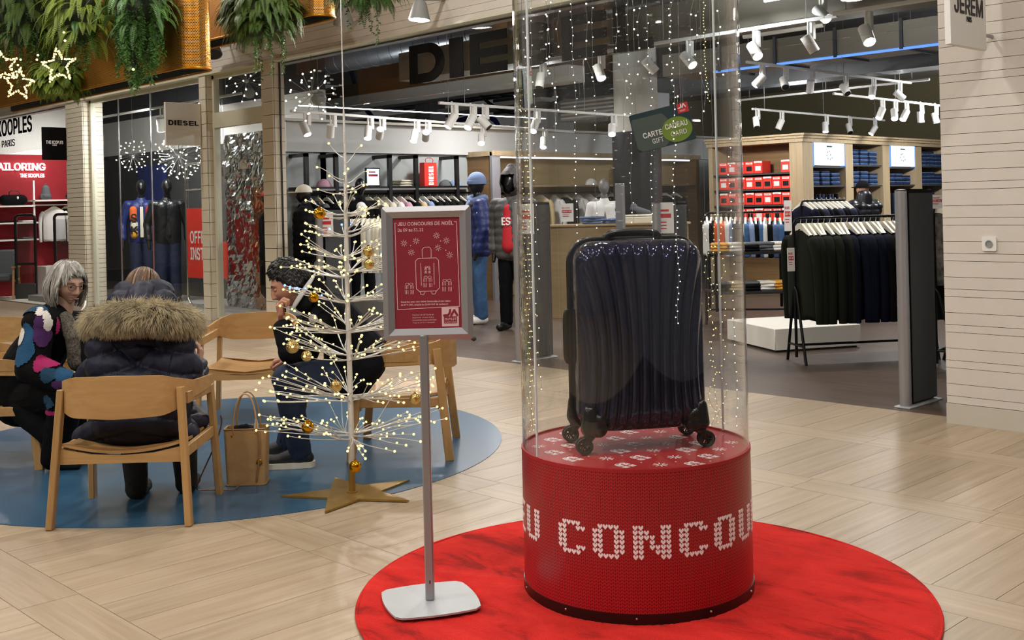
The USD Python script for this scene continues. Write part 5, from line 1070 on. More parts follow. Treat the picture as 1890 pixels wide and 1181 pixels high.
# ---- tops on the rail behind it
r0, r1 = A(*(-8.211, 11.220, 1.319)), A(*(-7.351, 11.822, 1.282))
rack("black clothes rack of coloured tops behind the black table", r0, r1, r0[2] + .03, .22)
tc = ["cloth_white", "cloth_black", "cloth_orange", "cloth_orange", "cloth_white", "cloth_lightblue", "cloth_navy", "cloth_black", "denim", "cloth_lightblue", "cloth_black", "denim", "cloth_white", "cloth_black", "denim_mid", "denim", "cloth_black", "cloth_black"]
nmz = {"cloth_white": "white", "cloth_black": "black", "cloth_orange": "orange", "cloth_lightblue": "pale blue", "cloth_navy": "navy", "denim": "blue denim", "denim_mid": "dark blue denim"}
hang_row("coloured_shirt", "shirt", r0, r1, 18, HUNG_SMALL, tc, lambda k: f"{nmz[tc[k]]} top, {ORD[k]} from the left on the rack behind the black table", "coloured tops on the rack behind the black table")
# ---- second dark rack and the plaid shirts behind the gate
r0, r1 = A(*(-7.328, 11.989, 1.470)), A(*(-7.146, 12.754, 1.469))
rack("small black clothes rack behind the dark sweaters", r0, r1, r0[2], .2)
hang_row("jacket", "jacket", r0, r1, 10, HUNG, ["cloth_navy", "cloth_black", "denim_navy"], lambda k: f"{ORD[k]} dark jacket from the left on the small rack behind the sweaters", "jackets on the small rack behind the sweaters")
r0, r1 = A(*(-4.381, 9.283, 1.409)), A(*(-4.384, 9.856, 1.399))
rack("black clothes rack of checked shirts half hidden behind the cream wall", r0, r1, r0[2], .2)
hang_row("checked_shirt", "shirt", r0, r1, 6, HUNG, ["flannel", "cloth_black", "flannel"], lambda k: f"{ORD[k]} shirt from the left on the rack half hidden behind the cream wall", "shirts on the rack half hidden behind the cream wall")
placard((-4.273, 9.107, 1.447), RIGHT, .14, .12, "white and red placard on the checked shirt rack by the cream wall")

# ---- shelf block with red boxes, screens and jeans
CX, CY = -9.131, 15.016
t = thing("shelf_unit", "tall wooden wall unit with red boxes, bright screens and jeans shelves", "shelf unit")
part(t, "cornice", join(span(-10.9, CX + .06, CY - .06, 20.6, 2.43, 2.47), span(-10.9, CX + .03, CY - .03, 20.6, 2.37, 2.43), span(-10.9, CX + .09, CY - .09, 20.6, 2.47, 2.50)), "cabinet_wood", False)
part(t, "back_panel", join(span(-10.85, -9.36, CY + .40, CY + .43, 0, 2.37), span(-9.62, -9.58, CY + .5, 20.5, 0, 2.37)), "oak_dark", False)
part(t, "corner_post", span(-9.36, CX, CY, CY + .30, 0, 2.37), "cabinet_wood", False)
for y in (16.30, 17.53, 18.71, 19.95): part(t, "upright", span(-9.58, CX, y, y + .24, 0, 2.37), "cabinet_wood", False)
part(t, "upright", span(-10.88, -10.8, CY, CY + .4, 0, 2.37), "cabinet_wood", False)
for z in (1.915, 1.665, 1.415, 1.165, .9): part(t, "shelf", span(-10.8, -9.36, CY + .02, CY + .4, z - .025, z), "dark_grey", False)
BAYS = [(15.32, 16.28), (16.56, 17.51), (17.79, 18.69), (18.97, 19.93)]
for i, (y0, y1) in enumerate(BAYS):
    for z in ((2.0, 1.70) if i % 2 == 0 else (2.03, 1.70, 1.36)): part(t, "shelf", span(-9.58, CX - .01, y0, y1, z - .025, z), "dark_grey", False)
for i in (0, 2):
    y0, y1 = BAYS[i]
    s = thing("display_screen", f"bright white screen at the top of the {'first' if i == 0 else 'second'} screen bay of the shelf unit", "screen")
    part(s, "panel", span(-9.2, CX + .005, y0 + .01, y1 - .01, 2.015, 2.365), "screen_glow", False); part(s, "bezel", join(span(-9.2, CX + .01, y0, y0 + .015, 2.0, 2.37), span(-9.2, CX + .01, y1 - .015, y1, 2.0, 2.37)), "strip_blue", False)
    yc = (y0 + y1) / 2; fx = [Point(yc + a, 2.17 + b).buffer(.012) for a, b in ((-.06, .05), (0, .06), (-.08, 0), (.03, .01), (-.05, -.05), (.02, -.06), (.08, -.04))]
    part(s, "screen_print", xf(ink([affinity.translate(q, 0, 0) for q in fx], .002), frame((CX + .006, 0, 0), (0, 1, 0))), "grey", False); part(s, "screen_title", span(CX + .006, CX + .009, yc - .08, yc + .08, 2.30, 2.32), "cloth_green", False)
JM = [_folded(.26, .25, .032, k) for k in range(4)]
def jeans(i, z, n, where):
    y0, y1 = BAYS[i]
    for s_ in range(3):
        for k in range(n - (s_ == 2) * (n > 5)):
            t_ = single("folded_jeans", xf(JM[(k + s_) % 4], rotz(gr.uniform(-4, 4), (CX - .19, y0 + .17 + s_ * (y1 - y0 - .34) / 2, z + .0325 * k))), ["denim_navy", "denim_mid", "denim_navy", "denim"][(k * 3 + s_ * 2 + i) % 4],
                f"{ORD[k]} jeans from the bottom, {['left', 'middle', 'right'][s_]} stack {where}", "jeans", f"folded jeans {where}", smooth=True)
jeans(0, 1.70, 7, "under the first screen"); jeans(1, 2.03, 8, "on top shelf between the screens"); jeans(1, 1.70, 7, "on middle shelf between the screens"); jeans(2, 1.70, 6, "under the second screen"); jeans(3, 2.03, 8, "on top shelf beyond the second screen"); jeans(3, 1.70, 7, "on middle shelf beyond the second screen"); jeans(3, 1.36, 6, "on low shelf beyond the second screen")
for i, w_ in ((0, "first"), (2, "second")):
    y0, y1 = BAYS[i]
    hang_row("hanging_jeans", "jeans", (CX - .18, y0 + .06, 1.64), (CX - .18, y1 - .06, 1.64), 8, [trouser_hung(k) for k in range(2)], ["denim_navy", "cloth_black", "denim_navy"], lambda k: f"{ORD[k]} pair of jeans from the left hanging below the {w_} screen bay", f"jeans hanging below the {w_} screen bay", hanger=None)
t = None
def red_box(x, z, k, r):
    b = thing("red_box", f"red box, {ORD[k]} from the right on {['the top', 'the second', 'the third', 'the lowest'][r]} red box shelf", "box", (x, CY + .16, z), 0, "red boxes on the shelf unit's left face")
    part(b, "carton", box((0, 0, .098), (.158, .24, .19), .003), "sale_red", False)
    part(b, "lid_band" , box((0, -.1205, .165), (.12, .002, .03)), "paper", False) if (k + r) % 3 else part(b, "lid_band", box((0, -.1205, .18), (.15, .003, .03)), "paper", False)
    part(b, "window", box((0, -.1205, .08), (.10, .002, .075)), "black" if (k * 2 + r) % 3 else "cloth_white", False)
    part(b, "lettering", xf(moved(text("DIESEL", .018, .085, .001, True), (-.0425, .158, .1215)), frame((0, 0, 0), (1, 0, 0))), "paper_red", False)
for r, z in enumerate((1.915, 1.665, 1.415, 1.165)):
    for k in range(8):
        if r == 0 and k in (1, 2): continue
        if r == 3 and k > 5: continue
        red_box(-9.46 - .166 * k, z, k, r)

# ---- people and mannequins of the shop
def figure(kind, label, cat, loc, rot, h=1.86, top="cloth_black", legs="denim_navy", skin="mannequin", arms=.06, jacket=.02, long=0, quilted=0, hat=None, extra=None, group=None, armpose=None, shoe="black"):
    """standing figure, facing -y"""
    s = h / 1.86; t = thing(kind, label, cat, loc, rot, group); V = lambda x, y, z: A(x, y, z) * s
    B = [(V(0, 0, 1.0), V(0, .01, 1.25), .125 * s, .115 * s), (V(0, .01, 1.25), V(0, .01, 1.42), .12 * s, .10 * s), (V(0, .01, 1.42), V(0, -.005, 1.62), .05 * s, .05 * s), (V(-.17, .01, 1.47), V(.17, .01, 1.47), .055 * s, .055 * s)]
    ap = armpose or [(V(q * .19, .01, 1.46), V(q * (.23 + arms), .03, 1.18), V(q * (.22 + arms), -.05, .93)) for q in (-1, 1)]
    for a, b, c in ap: B += [(a, b, .05 * s, .042 * s), (b, c, .04 * s, .03 * s), (c, c + (c - b) * .45, .034 * s, .02 * s)]
    for q in (-1, 1): B += [(V(q * .09, 0, .98), V(q * .10, -.01, .52), .088 * s, .058 * s), (V(q * .10, -.01, .52), V(q * .11, .01, .09), .055 * s, .04 * s), (V(q * .11, .02, .05), V(q * .125, -.13, .035), .042 * s, .035 * s)]
    head = trimesh.creation.icosphere(3); v = head.vertices * A(.078, .10, .125) * s; dn = smooth01(-head.vertices[:, 2]); v[:, 0] *= 1 - .3 * dn; f_ = np.clip(-head.vertices[:, 1], 0, 1); v[:, 1] -= .02 * s * np.exp(-(v[:, 0] / (.014 * s)) ** 2) * np.exp(-((v[:, 2] + .03 * s) / (.02 * s)) ** 2) * f_; head.vertices = v + V(0, -.015, 1.735)
    part(t, "body", join(blob(B, .028), head), skin, True)
    if top:
        C = [(a, b, .05 * s * 1 + jacket + .012, .045 * s + jacket) for a, b, c in ap] + [(b, b + (c - b) * .9, .045 * s + jacket, .038 * s + jacket * .7) for a, b, c in ap]
        lo = V(0, 0, .93 - long); C += [(V(-.07, .0, 1.42), lo + V(-.08, 0, 0), .105 * s + jacket, .10 * s + jacket), (V(.07, .0, 1.42), lo + V(.08, 0, 0), .105 * s + jacket, .10 * s + jacket), (V(-.16, .01, 1.46), V(.16, .01, 1.46), .06 * s + jacket, .06 * s + jacket), (V(0, .01, 1.48), V(0, .01, 1.54), .08 * s + jacket * .5, .065 * s + jacket * .4)]
        cm = blob(C, .024)
        if quilted: z_ = cm.vertices[:, 2]; cm.vertices = cm.vertices + cm.vertex_normals * (.018 * (np.abs(np.sin(math.pi * z_ / .095)) ** .5 - .6))[:, None]
        part(t, "jacket", wrinkle(cm, .008, 12, 3), top, True)
    if legs:
        L = []
        for q in (-1, 1): L += [(V(q * .085, 0, .98), V(q * .10, -.01, .52), .11 * s, .082 * s), (V(q * .10, -.01, .52), V(q * .11, .01, .11), .082 * s, .075 * s)]
        part(t, "trousers", wrinkle(blob(L, .024), .006, 16, 2), legs, True)
        for q in (-1, 1): part(t, "shoe", blob([(V(q * .11, .03, .06), V(q * .125, -.15, .045), .055 * s, .042 * s)], .02), shoe, True)
    H0 = V(0, -.015, 1.735)
    if hat:
        kind_, m_ = hat
        if kind_ == "cap":
            c_ = ball(H0 + A(0, .005, .035) * s, A(.092, .115, .105) * s, 3); c_ = trimesh.intersections.slice_mesh_plane(c_, [0, 0, 1], H0 + A(0, 0, .028) * s, cap=False); bm = ext([(x * .088 * s, -.085 * s - y * .125 * s) for x, y in [(-1, -.2), (-.9, .35), (-.5, .85), (0, 1), (.5, .85), (.9, .35), (1, -.2)]], .014)
            part(t, "cap", join(c_, moved(bm, H0 + A(0, 0, .028) * s)), m_, 40)
        elif kind_ == "beanie":
            c_ = ball(H0 + A(0, .01, .045) * s, A(.10, .122, .125) * s, 3); c_ = trimesh.intersections.slice_mesh_plane(c_, [0, 0, 1], H0 + A(0, 0, .03) * s, cap=False)
            part(t, "beanie", c_, m_, True); part(t, "beanie_cuff", moved(xf(lathe([(.094, 0), (.107, .01), (.108, .05), (.098, .06), (.094, 0)], 28), np.diag([1, 1.18, 1, 1.0])), H0 + A(0, .008, .005) * s), m_, True)
        elif kind_ == "hood":
            c_ = ball(H0 + A(0, .025, .02) * s, A(.14, .165, .18) * s, 4); c_.vertices = c_.vertices + A(0, .05, .03) * np.clip(c_.vertices[:, 2:3] - H0[2] - .08, 0, 1) / .1 * .5; keep = ~((c_.triangles_center[:, 1] < H0[1] - .07 * s) & (np.abs(c_.triangles_center[:, 0]) < .085 * s) & (c_.triangles_center[:, 2] < H0[2] + .10 * s)); c_.update_faces(keep); o_ = c_.copy(); o_.invert()
            part(t, "hood", join(wrinkle(c_, .024, 11, 2), moved(xf(o_, np.eye(4)), (0, 0, 0))), m_, True)
    if extra: extra(t, V)
    return t
FACE = lambda d: math.degrees(math.atan2(d[1], d[0])) + 90
MG = "dressed mannequins in the shop"
def scarf(t, V):
    part(t, "scarf", join(tube([V(.10 * math.cos(a), .10 * math.sin(a) - .0, 1.56 + .02 * math.sin(2 * a)) for a in np.linspace(0, 6.28, 20, endpoint=False)], .04, 8, True), tube(bez([V(.05, -.1, 1.55), V(.07, -.16, 1.4), V(.07, -.17, 1.15)], 8), .04, 8, False, .5), tube(bez([V(-.05, -.1, 1.55), V(-.04, -.16, 1.4), V(-.04, -.17, 1.2)], 8), .04, 8, False, .5)), "knit_blue", True)
    part(t, "logo_badge", box(V(.29, -.03, 1.38), (.01, .05, .035)), "white", False)
figure("mannequin", "black mannequin in pale blue beanie, scarf, blue puffer jacket and jeans", "mannequin", (-10.55, 9.58, 0), FACE(-RIGHT - .15 * AHEAD), 1.90, "puffer_blue", "denim", jacket=.045, quilted=1, hat=("beanie", "knit_blue"), extra=scarf, shoe="white")
def redtop(t, V): part(t, "red_sweatshirt", blob([(V(0, -.085, 1.42), V(0, -.085, 1.0), .075, .10)], .024), "cloth_red", True); part(t, "white_letters", xf(moved(text("ES", .09, .11, .03, True), (-.055, 1.27, .15)), frame((0, 0, 0), (1, 0, 0))), "white_ink", False)
figure("mannequin", "black mannequin in dark grey hooded puffer over a red lettered top", "mannequin", (-9.64, 9.31, 0), FACE(-RIGHT * .5 - AHEAD), 1.90, "puffer_grey", "cloth_black", arms=.0, jacket=.045, quilted=1, hat=("hood", "puffer_grey"), extra=redtop)
figure("mannequin", "black mannequin in white cap and black puffer behind the twig tree", "mannequin", (-12.70, 8.39, 0), FACE(-RIGHT), 1.84, "cloth_black", "cloth_black", jacket=.05, quilted=1, hat=("cap", "cloth_cream"))
figure("mannequin", "mannequin in red cap and long black coat behind the middle shop window", "mannequin", (-13.0, 8.05, 0), FACE(-RIGHT), 1.80, "cloth_black", "denim", long=.45, jacket=.05, hat=("cap", "cap_red"))
def lapel(t, V): part(t, "white_shirt", blob([(V(0, -.10, 1.45), V(0, -.11, 1.0), .07, .07)], .024), "cloth_white", True)
figure("mannequin", "small black-headed mannequin with white shirt seen behind the tree trunk", "mannequin", (-12.75, 9.35, .1), FACE(RIGHT * .2 - AHEAD), 1.84, "cloth_black", "cloth_black", extra=lapel)
def print_front(t, V):
    for k, (c, z0, z1, x0, x1) in enumerate((("cloth_orange", 1.22, 1.44, -.19, -.05), ("cloth_cream", 1.08, 1.22, -.19, -.03), ("cloth_yellow", .95, 1.08, -.18, -.04), ("cloth_red", 1.25, 1.44, .04, .18), ("cloth_lightblue", .96, 1.16, .03, .18), ("cloth_cream", 1.16, 1.25, .04, .18))):
        part(t, "colour_panel", blob([(V((x0 + x1) / 2, -.10, z0 + .05), V((x0 + x1) / 2, -.10, z1 - .05), .062, .062)], .02), c, True)
    part(t, "zip_front", box(V(0, -.17, 1.2), (.05, .012, .5)), "cloth_cream", False)
    part(t, "letters", join(xf(moved(text("S", .13, .1, .004, True), (-.17, 1.28, .165)), frame((0, 0, 0), (1, 0, 0))), xf(moved(text("K", .12, .11, .004, True), (-.17, 1.09, .17)), frame((0, 0, 0), (1, 0, 0)))), "black_ink", False)
figure("mannequin", "black mannequin in colourful printed jacket in the left shop window", "mannequin", (-17.45, 8.35, .1), FACE(-A(-17.45, 8.35, 0) * A(1, 1, 0)), 1.98, "puffer_blue", "denim_navy", hat=None, extra=print_front)
figure("mannequin", "dark mannequin in black leather jacket behind the blue reflection in the left window", "mannequin", (-16.55, 8.35, .1), FACE(-A(-16.55, 8.35, 0) + A(4, 0, 0)), 1.96, "leather_black", "denim_navy", hat=None)
def belt(t, V): part(t, "belt", xf(lathe([(.13, 1.05), (.135, 1.05), (.135, 1.10), (.13, 1.10), (.13, 1.05)], 24), np.eye(4)), "leather_black", True)
figure("mannequin", "slim grey mannequin in white cardigan and skirt behind the counter", "mannequin", (*(-10.971, 12.091, 0.000)[:2], .1) if 0 else (-10.7, 12.2, .0), FACE(-AHEAD), 1.86, "cloth_white", "cloth_white", "mannequin_grey", .02, .012, .15, extra=belt)
s = 1.0
figure("person", "shop worker in black puffer and dark cap reaching towards the jeans shelves", "person", (-7.75, 14.3, 0), FACE(-RIGHT * .45 + AHEAD), 1.72, "leather_black", "cloth_black", "skin", jacket=.06, quilted=1, hat=("cap", "cloth_black"), armpose=[(A(.17, .01, 1.35), A(.22, -.2, 1.22), A(.12, -.42, 1.28)), (A(-.17, .01, 1.35), A(-.25, -.15, 1.15), A(-.15, -.4, 1.2))], extra=lambda t, V: part(t, "collar", blob([(V(0, .01, 1.52), V(0, .02, 1.63), .12, .105)], .02), "leather_black", True))

# ---- counter
CC = (-9.774, 11.361, 0.000); t = thing("counter", "long light wooden shop counter behind the suitcase", "counter", CC, TR)
part(t, "front_panel", box((0, 0, .60), (1.86, .6, 1.2), .004), "counter_wood"); part(t, "counter_top", box((0, 0, 1.215), (1.92, .66, .03), .005), "counter_wood"); part(t, "toe_kick", box((0, 0, .02), (1.8, .52, .04)), "dark_grey")
CT = lambda x, y, z: (CC[0] + x * RIGHT[0] + y * AHEAD[0], CC[1] + x * RIGHT[1] + y * AHEAD[1], 1.23 + z)
t = thing("shoe_box", "open white shoe box on the counter", "box", CT(.28, -.1, 0), TR); part(t, "tray", box((0, 0, .04), (.48, .3, .08), .005), "cloth_cream")
for k, (m, nm) in enumerate((("cloth_black", "black"), ("cloth_grey", "grey"))):
    t = thing("sneaker", f"{nm} sneaker with pale sole leaning in the white box on the counter", "shoe", CT(.14 + .2 * k, -.1, .13), TR - 20); part(t, "upper", blob([((-.1, 0, .05), (.1, 0, .0), .055, .035), ((-.1, 0, .05), (-.1, 0, .09), .05, .045)], .015), m, True); part(t, "sole", box((0, 0, -.03), (.30, .09, .025), .01), "sole_white")
for k in range(5): single("folded_jeans", xf(JM[k % 4], rotz(TR + 10 * k, CT(-.32 + (k % 2) * .28, -.12, .034 * (k // 2)))), "denim_mid", f"{ORD[k]} of the loosely folded jeans lying on the counter", "jeans", "jeans on the counter", smooth=True)
placard(CT(-.66, -.28, .16), RIGHT, .17, .24, "white and red sale placard standing at the left end of the counter"); 
for k, (m, x) in enumerate((("sale_red", .80), ("paper", .87))): single("small_carton", box(CT(x, -.31, -.12), (.06, .05, .17)), m, f"small {'red' if k == 0 else 'white'} carton before the right end of the counter", "box")
placard(CT(.62, -.33, -.06), RIGHT + AHEAD * .3, .12, .18, "leaning small placard with a black square by the counter's right end")

# ---- left wall: shelf, brackets, hanging clothes, cabinet
t = thing("wall_shelf", "long black wall shelf with inverted-L brackets along the grey left wall", "shelf")
part(t, "shelf_board", span(-13.48, -13.10, 8.64, 12.0, 1.80, 1.83), "black", False); part(t, "rail", cyl((-13.2, 8.64, 1.72), (-13.2, 12.0, 1.72), .016), "black_metal"); part(t, "light_edge", span(-13.12, -13.095, 8.66, 12.0, 1.775, 1.80), "alu", False)
for y in (8.70, 9.20, 10.16, 10.66, 11.48): part(t, "bracket", join(span(-13.14, -13.09, y - .03, y + .03, .0, 2.30), span(-13.5, -13.09, y - .03, y + .03, 2.25, 2.30)), "black", False)
wc = ["cloth_black", "cloth_grey", "cloth_black", "cloth_black", "cloth_white", "cloth_black", "cloth_black", "cloth_cream", "cloth_cream", "cloth_cream", "cloth_white", "cloth_pink", "cloth_black", "cloth_beige", "cloth_lightblue", "cloth_black", "cloth_black", "cloth_black", "cloth_olive", "cloth_black", "cloth_grey", "cloth_black"]
wn_ = {"cloth_black": "black", "cloth_grey": "grey", "cloth_white": "white", "cloth_cream": "cream", "cloth_pink": "pale pink", "cloth_beige": "beige", "cloth_lightblue": "pale blue", "cloth_olive": "olive"}
hang_row("hanging_shirt", "shirt", (-13.2, 8.72, 1.69), (-13.2, 11.95, 1.69), 22, HUNG, wc, lambda k: f"{wn_[wc[k]]} garment, {ORD[k]} from the left on the left wall's rail", "garments on the left wall's rail")
rack("black rack with cream jackets left of the poster stand", A(*(-11.903, 8.461, 0.000)), A(*(-11.317, 8.846, 0.000)), 1.40, .2)
r0, r1 = A(*(-11.903, 8.461, 0.000)), A(*(-11.317, 8.846, 0.000)); r0[2] = r1[2] = 1.39
hang_row("cream_jacket", "jacket", r0 + (r1 - r0) * .45, r1, 6, HUNG, ["cloth_cream", "cloth_white", "cloth_cream"], lambda k: f"{ORD[k]} cream jacket from the left on the rack behind the poster stand", "cream jackets behind the poster stand")
hang_row("dark_jacket", "jacket", r0, r0 + (r1 - r0) * .45, 5, HUNG, ["cloth_black", "cloth_navy"], lambda k: f"{ORD[k]} dark jacket from the left on the rack behind the tree", "dark jackets behind the tree")
single("low_podium", box((-11.55, 8.85, .17), (1.3, .7, .34), .005), "grey", "low grey podium behind the seated man and the poster stand", "podium")
sh = thing("paper_bag", "red paper carrier bag with white vertical letters on the black wall shelf", "bag", (-13.270, 11.031, 1.820))
part(sh, "bag_body", box((0, 0, .19), (.12, .25, .37), .004), "sale_red", False); part(sh, "letters", xf(logo_word(.10, .29, .002), frame((.062, .055, .03), (0, 0, 1), (0, -1, 0))), "white_ink", False); part(sh, "handles", tube(bez([(.03, -.06, .37), (.03, -.05, .44), (.03, .05, .44), (.03, .06, .37)], 10), .005, 6), "paper_red", True)
t = thing("framed_notice", "black framed notice with pale screen on the wall shelf left of the red bag", "sign", (-13.250, 9.944, 1.825)); part(t, "frame", box((0, 0, .145), (.03, .26, .28), .004), "black"); part(t, "sheet", box((.016, 0, .145), (.004, .22, .24)), "screen_glow", False); part(t, "red_print", join(box((.019, -.02, .22), (.002, .12, .02)), box((.019, 0, .17), (.002, .17, .03))), "paper_red", False)
for k in range(3): single("folded_sweater", xf(JM[k], rotz(90 + 5 * k, A(*(-13.250, 10.483, 1.822)) + A(0, 0, .036 * k))), "cloth_cream", f"{ORD[k]} folded cream sweater from the bottom of the stack on the wall shelf", "sweater", "folded cream sweaters on the wall shelf", smooth=True)
def cap(p, m, label, r=.1):
    t = thing("baseball_cap", label, "cap", p); c_ = trimesh.intersections.slice_mesh_plane(ball((0, 0, 0), (r, r * 1.15, r * 1.15), 3), [0, 0, 1], [0, 0, 0], cap=False); part(t, "crown", c_, m, True)
    part(t, "brim", ext([(r * .95 * math.cos(a), r * .95 * math.sin(a) * .9 + r * .6) for a in np.linspace(0, math.pi, 10)], .008), m, 40)
cap((-13.300, 9.117, 1.831), "cloth_pink", "pink cap on the wall shelf behind the tree"); cap((-13.300, 11.398, 1.818), "cloth_grey", "grey cap on the wall shelf right of the red bag"); cap((-13.300, 11.601, 1.817), "cloth_lightblue", "blue cap on the wall shelf beside the beanie mannequin")
t = thing("wall_cabinet", "open wooden wall cabinet with lit beige inside beyond the wall shelf", "cabinet")
part(t, "side_panel", span(-13.5, -12.9, 12.05, 12.15, 0, 2.36), "oak_dark", False); part(t, "side_panel", span(-13.5, -12.9, 17.4, 17.5, 0, 2.36), "oak_dark", False); part(t, "top_panel", span(-13.5, -12.86, 12.02, 17.5, 2.30, 2.38), "cabinet_wood", False); part(t, "back_panel", span(-13.49, -13.46, 12.15, 17.4, 0, 2.3), "cloth_beige", False); part(t, "frame_stile", span(-12.93, -12.88, 12.02, 12.2, 0, 2.36), "alu", False)
part(t, "shelf", span(-13.46, -12.92, 12.15, 17.4, 1.80, 1.83), "cabinet_wood", False); part(t, "rail", cyl((-13.15, 12.15, 1.70), (-13.15, 17.4, 1.70), .016), "black_metal"); part(t, "light_strip", span(-13.0, -12.97, 12.3, 17.3, 2.27, 2.295), "strip_white", False)
cc = ["cloth_black", "cloth_black", "cloth_grey", "cloth_beige", "cloth_white", "cloth_black", "cloth_white", "cloth_white", "cloth_black", "cloth_navy", "cloth_black", "cloth_grey", "denim", "cloth_black", "cloth_black", "cloth_navy"]
wn_ |= {"cloth_navy": "navy", "denim": "denim"}
hang_row("cabinet_garment", "shirt", (-13.15, 12.3, 1.68), (-13.15, 17.2, 1.68), 16, HUNG, cc, lambda k: f"{wn_[cc[k]]} garment, {ORD[k]} from the left inside the wooden wall cabinet", "garments in the wooden wall cabinet")
for k, (y, m, l) in enumerate(((12.7, "cloth_cream", "cream cap on the cabinet shelf beside the grey hood"), (14.6, "cloth_white", "white cap on the cabinet shelf"))): cap((-13.1, y, 1.83), m, l)
def backpack(p, rot, m, label, s=1):
    t = thing("backpack", label, "backpack", p, rot); part(t, "bag_body", xf(blob([((0, 0, .13), (0, 0, .30), .12, .10), ((-.05, 0, .1), (.05, 0, .1), .1, .1)], .02), np.diag([s, s * .8, s, 1])), m, True); part(t, "front_pocket", xf(blob([((-.05, -.09, .11), (.05, -.09, .11), .055, .055)], .015), np.diag([s, s * .8, s, 1])), m, True); part(t, "handle", xf(tube(bez([(-.03, 0, .39), (0, 0, .44), (.03, 0, .39)], 8), .008, 6), np.diag([s, s, s, 1.0])), m, True)
backpack((-13.05, 15.4, 1.835), 90, "cloth_white", "white backpack on the cabinet shelf seen through the tube")
backpack((-11.2, 16.0, 1.5), 20, "cloth_white", "white backpack displayed left of the red boxes"); single("bag_stand", span(-11.45, -10.95, 15.75, 16.3, 0, 1.5), "dark_grey", "dark stand under the white backpack left of the red boxes", "stand")

# ---- left shop windows: light bursts, foil, poster
def burst(p, r, n, label):
    t = thing("light_burst", label, "lights", p); g = random.Random(n)
    ps = []
    for i in range(n):
        z = 1 - 2 * (i + .5) / n; a = i * 2.39996 + g.uniform(-.2, .2); q = math.sqrt(1 - z * z); ps.append(A(q * math.cos(a), q * math.sin(a), z) * r * g.uniform(.82, 1.05))
    part(t, "rods", join([cyl((0, 0, 0), p_, .0018, n=4) for p_ in ps]), "steel", False, kind="stuff"); part(t, "core", ball((0, 0, 0), .03, 2), "steel", True); part(t, "light_bulbs", join([ball(p_, .012, 1) for p_ in ps]), "led_white", True, kind="stuff")
    part(t, "cord", cyl((0, 0, 0), (0, 0, 3.9 - p[2]), .003, n=5), "black")
burst((-17.510, 8.250, 2.467), .26, 46, "starburst light with sparse bulbs above the printed jacket"); burst((-15.640, 8.100, 2.374), .36, 110, "dense starburst light beside the white blade sign")
burst((-13.798, 8.200, 3.336), .28, 34, "starburst light behind the upper pane of the middle window"); burst((-10.957, 7.368, 2.851), .3, 34, "starburst light hanging left of the tree's wire")
for p, r in (((-13.817, 8.250, 3.173), .075), ((-10.984, 7.484, 2.821), .09)): single("glass_globe", ball(p, r, 3), "grey", f"round frosted globe hanging among the bulbs {'in the middle window' if r < .08 else 'left of the tree wire'}", "globe", smooth=True)
def sheet(o, u, w, h, nx, nz, amp, m, label, seed):
    x, z = np.meshgrid(np.linspace(0, w, nx), np.linspace(0, h, nz)); P_ = A(*o) + x[..., None] * A(*u) + z[..., None] * UP; nn = np.cross(A(*u), UP)
    d = amp * (meshkit.fbm(np.stack([x * 9, z * 5, 0 * x], -1), 4, seed) - .5) * 2 + .4 * amp * np.abs(meshkit.noise(np.stack([x * 26, z * 17, 0 * x], -1), seed) - .5)
    v = np.vstack([(P_ + d[..., None] * nn).reshape(-1, 3), (P_ + (d[..., None] - .004) * nn).reshape(-1, 3)]); i = np.arange(nx * nz).reshape(nz, nx); a, b, c, e = i[:-1, :-1].ravel(), i[:-1, 1:].ravel(), i[1:, 1:].ravel(), i[1:, :-1].ravel(); N_ = nx * nz
    f = np.vstack([np.c_[a, b, c], np.c_[a, c, e], np.c_[a, c, b] + N_, np.c_[a, e, c] + N_])
    return single("foil_curtain", trimesh.Trimesh(v, f, process=False), m, label, "foil", smooth=False)
sheet((-15.75, 9.0, .1), (1, 0, 0), 2.2, 2.5, 50, 60, .09, "foil", "crinkled silver foil at the right of the left shop window", 1)
sheet((-14.9, 8.45, .1), (1, 0, 0), 1.1, 2.55, 36, 60, .08, "foil", "crinkled silver foil hanging in the middle shop window", 2)
sheet((-14.05, 8.4, .1), (1, 0, 0), .35, 1.75, 14, 40, .06, "foil_copper", "copper-tinted strip of foil in the middle shop window", 3)
def red_sign(o, w, h, label, lines=None):
    t = thing("offer_sign", label, "sign", o); part(t, "panel", box((w / 2, 0, h / 2), (w, .012, h)), "sale_red", False)
    part(t, "cord", join(*[cyl((x, 0, h), (x, 0, 3.1 - o[2]), .003, n=5) for x in (.05, w - .05)]), "steel", False)
    if lines: part(t, "lettering", join(*[xf(moved(text(s_, .17, .42 if len(s_) == 4 else .52, .002, True), (.09, z, .0075)), frame((0, 0, 0), (1, 0, 0))) for s_, z in lines]), "white_ink", False)
o = (-15.140, 7.950, 0.555); red_sign(o, .9, 1.02, "orange-red offer sign in the left shop window, half behind the pier", (("OFFE", .51), ("INSTO", .27))); o = (-14.161, 7.950, 0.569); red_sign(o, .17, .52, "narrow red panel at the left edge of the middle shop window")
t = thing("mirror_frame", "silver tube frame with rounded corners behind the offer sign", "frame", A(*(-15.541, 8.150, 0.465)) * A(1, 1, 0) + UP * .1); part(t, "tube_frame", tube([(x + .35, 0, z + 1.08) for x, z in rounded(.7, 2.12, .14, 6)], .022, 8, True), "chrome", True)
for z in (.8, 1.75): part(t, "cross_bar", cyl((0, 0, z), (.7, 0, z), .016), "chrome")
single("blue_panel", span(-19.15, -18.2, 9.1, 9.19, .1, 2.37), "puffer_blue", "upright blue panel behind the mannequins in the left window", "panel")
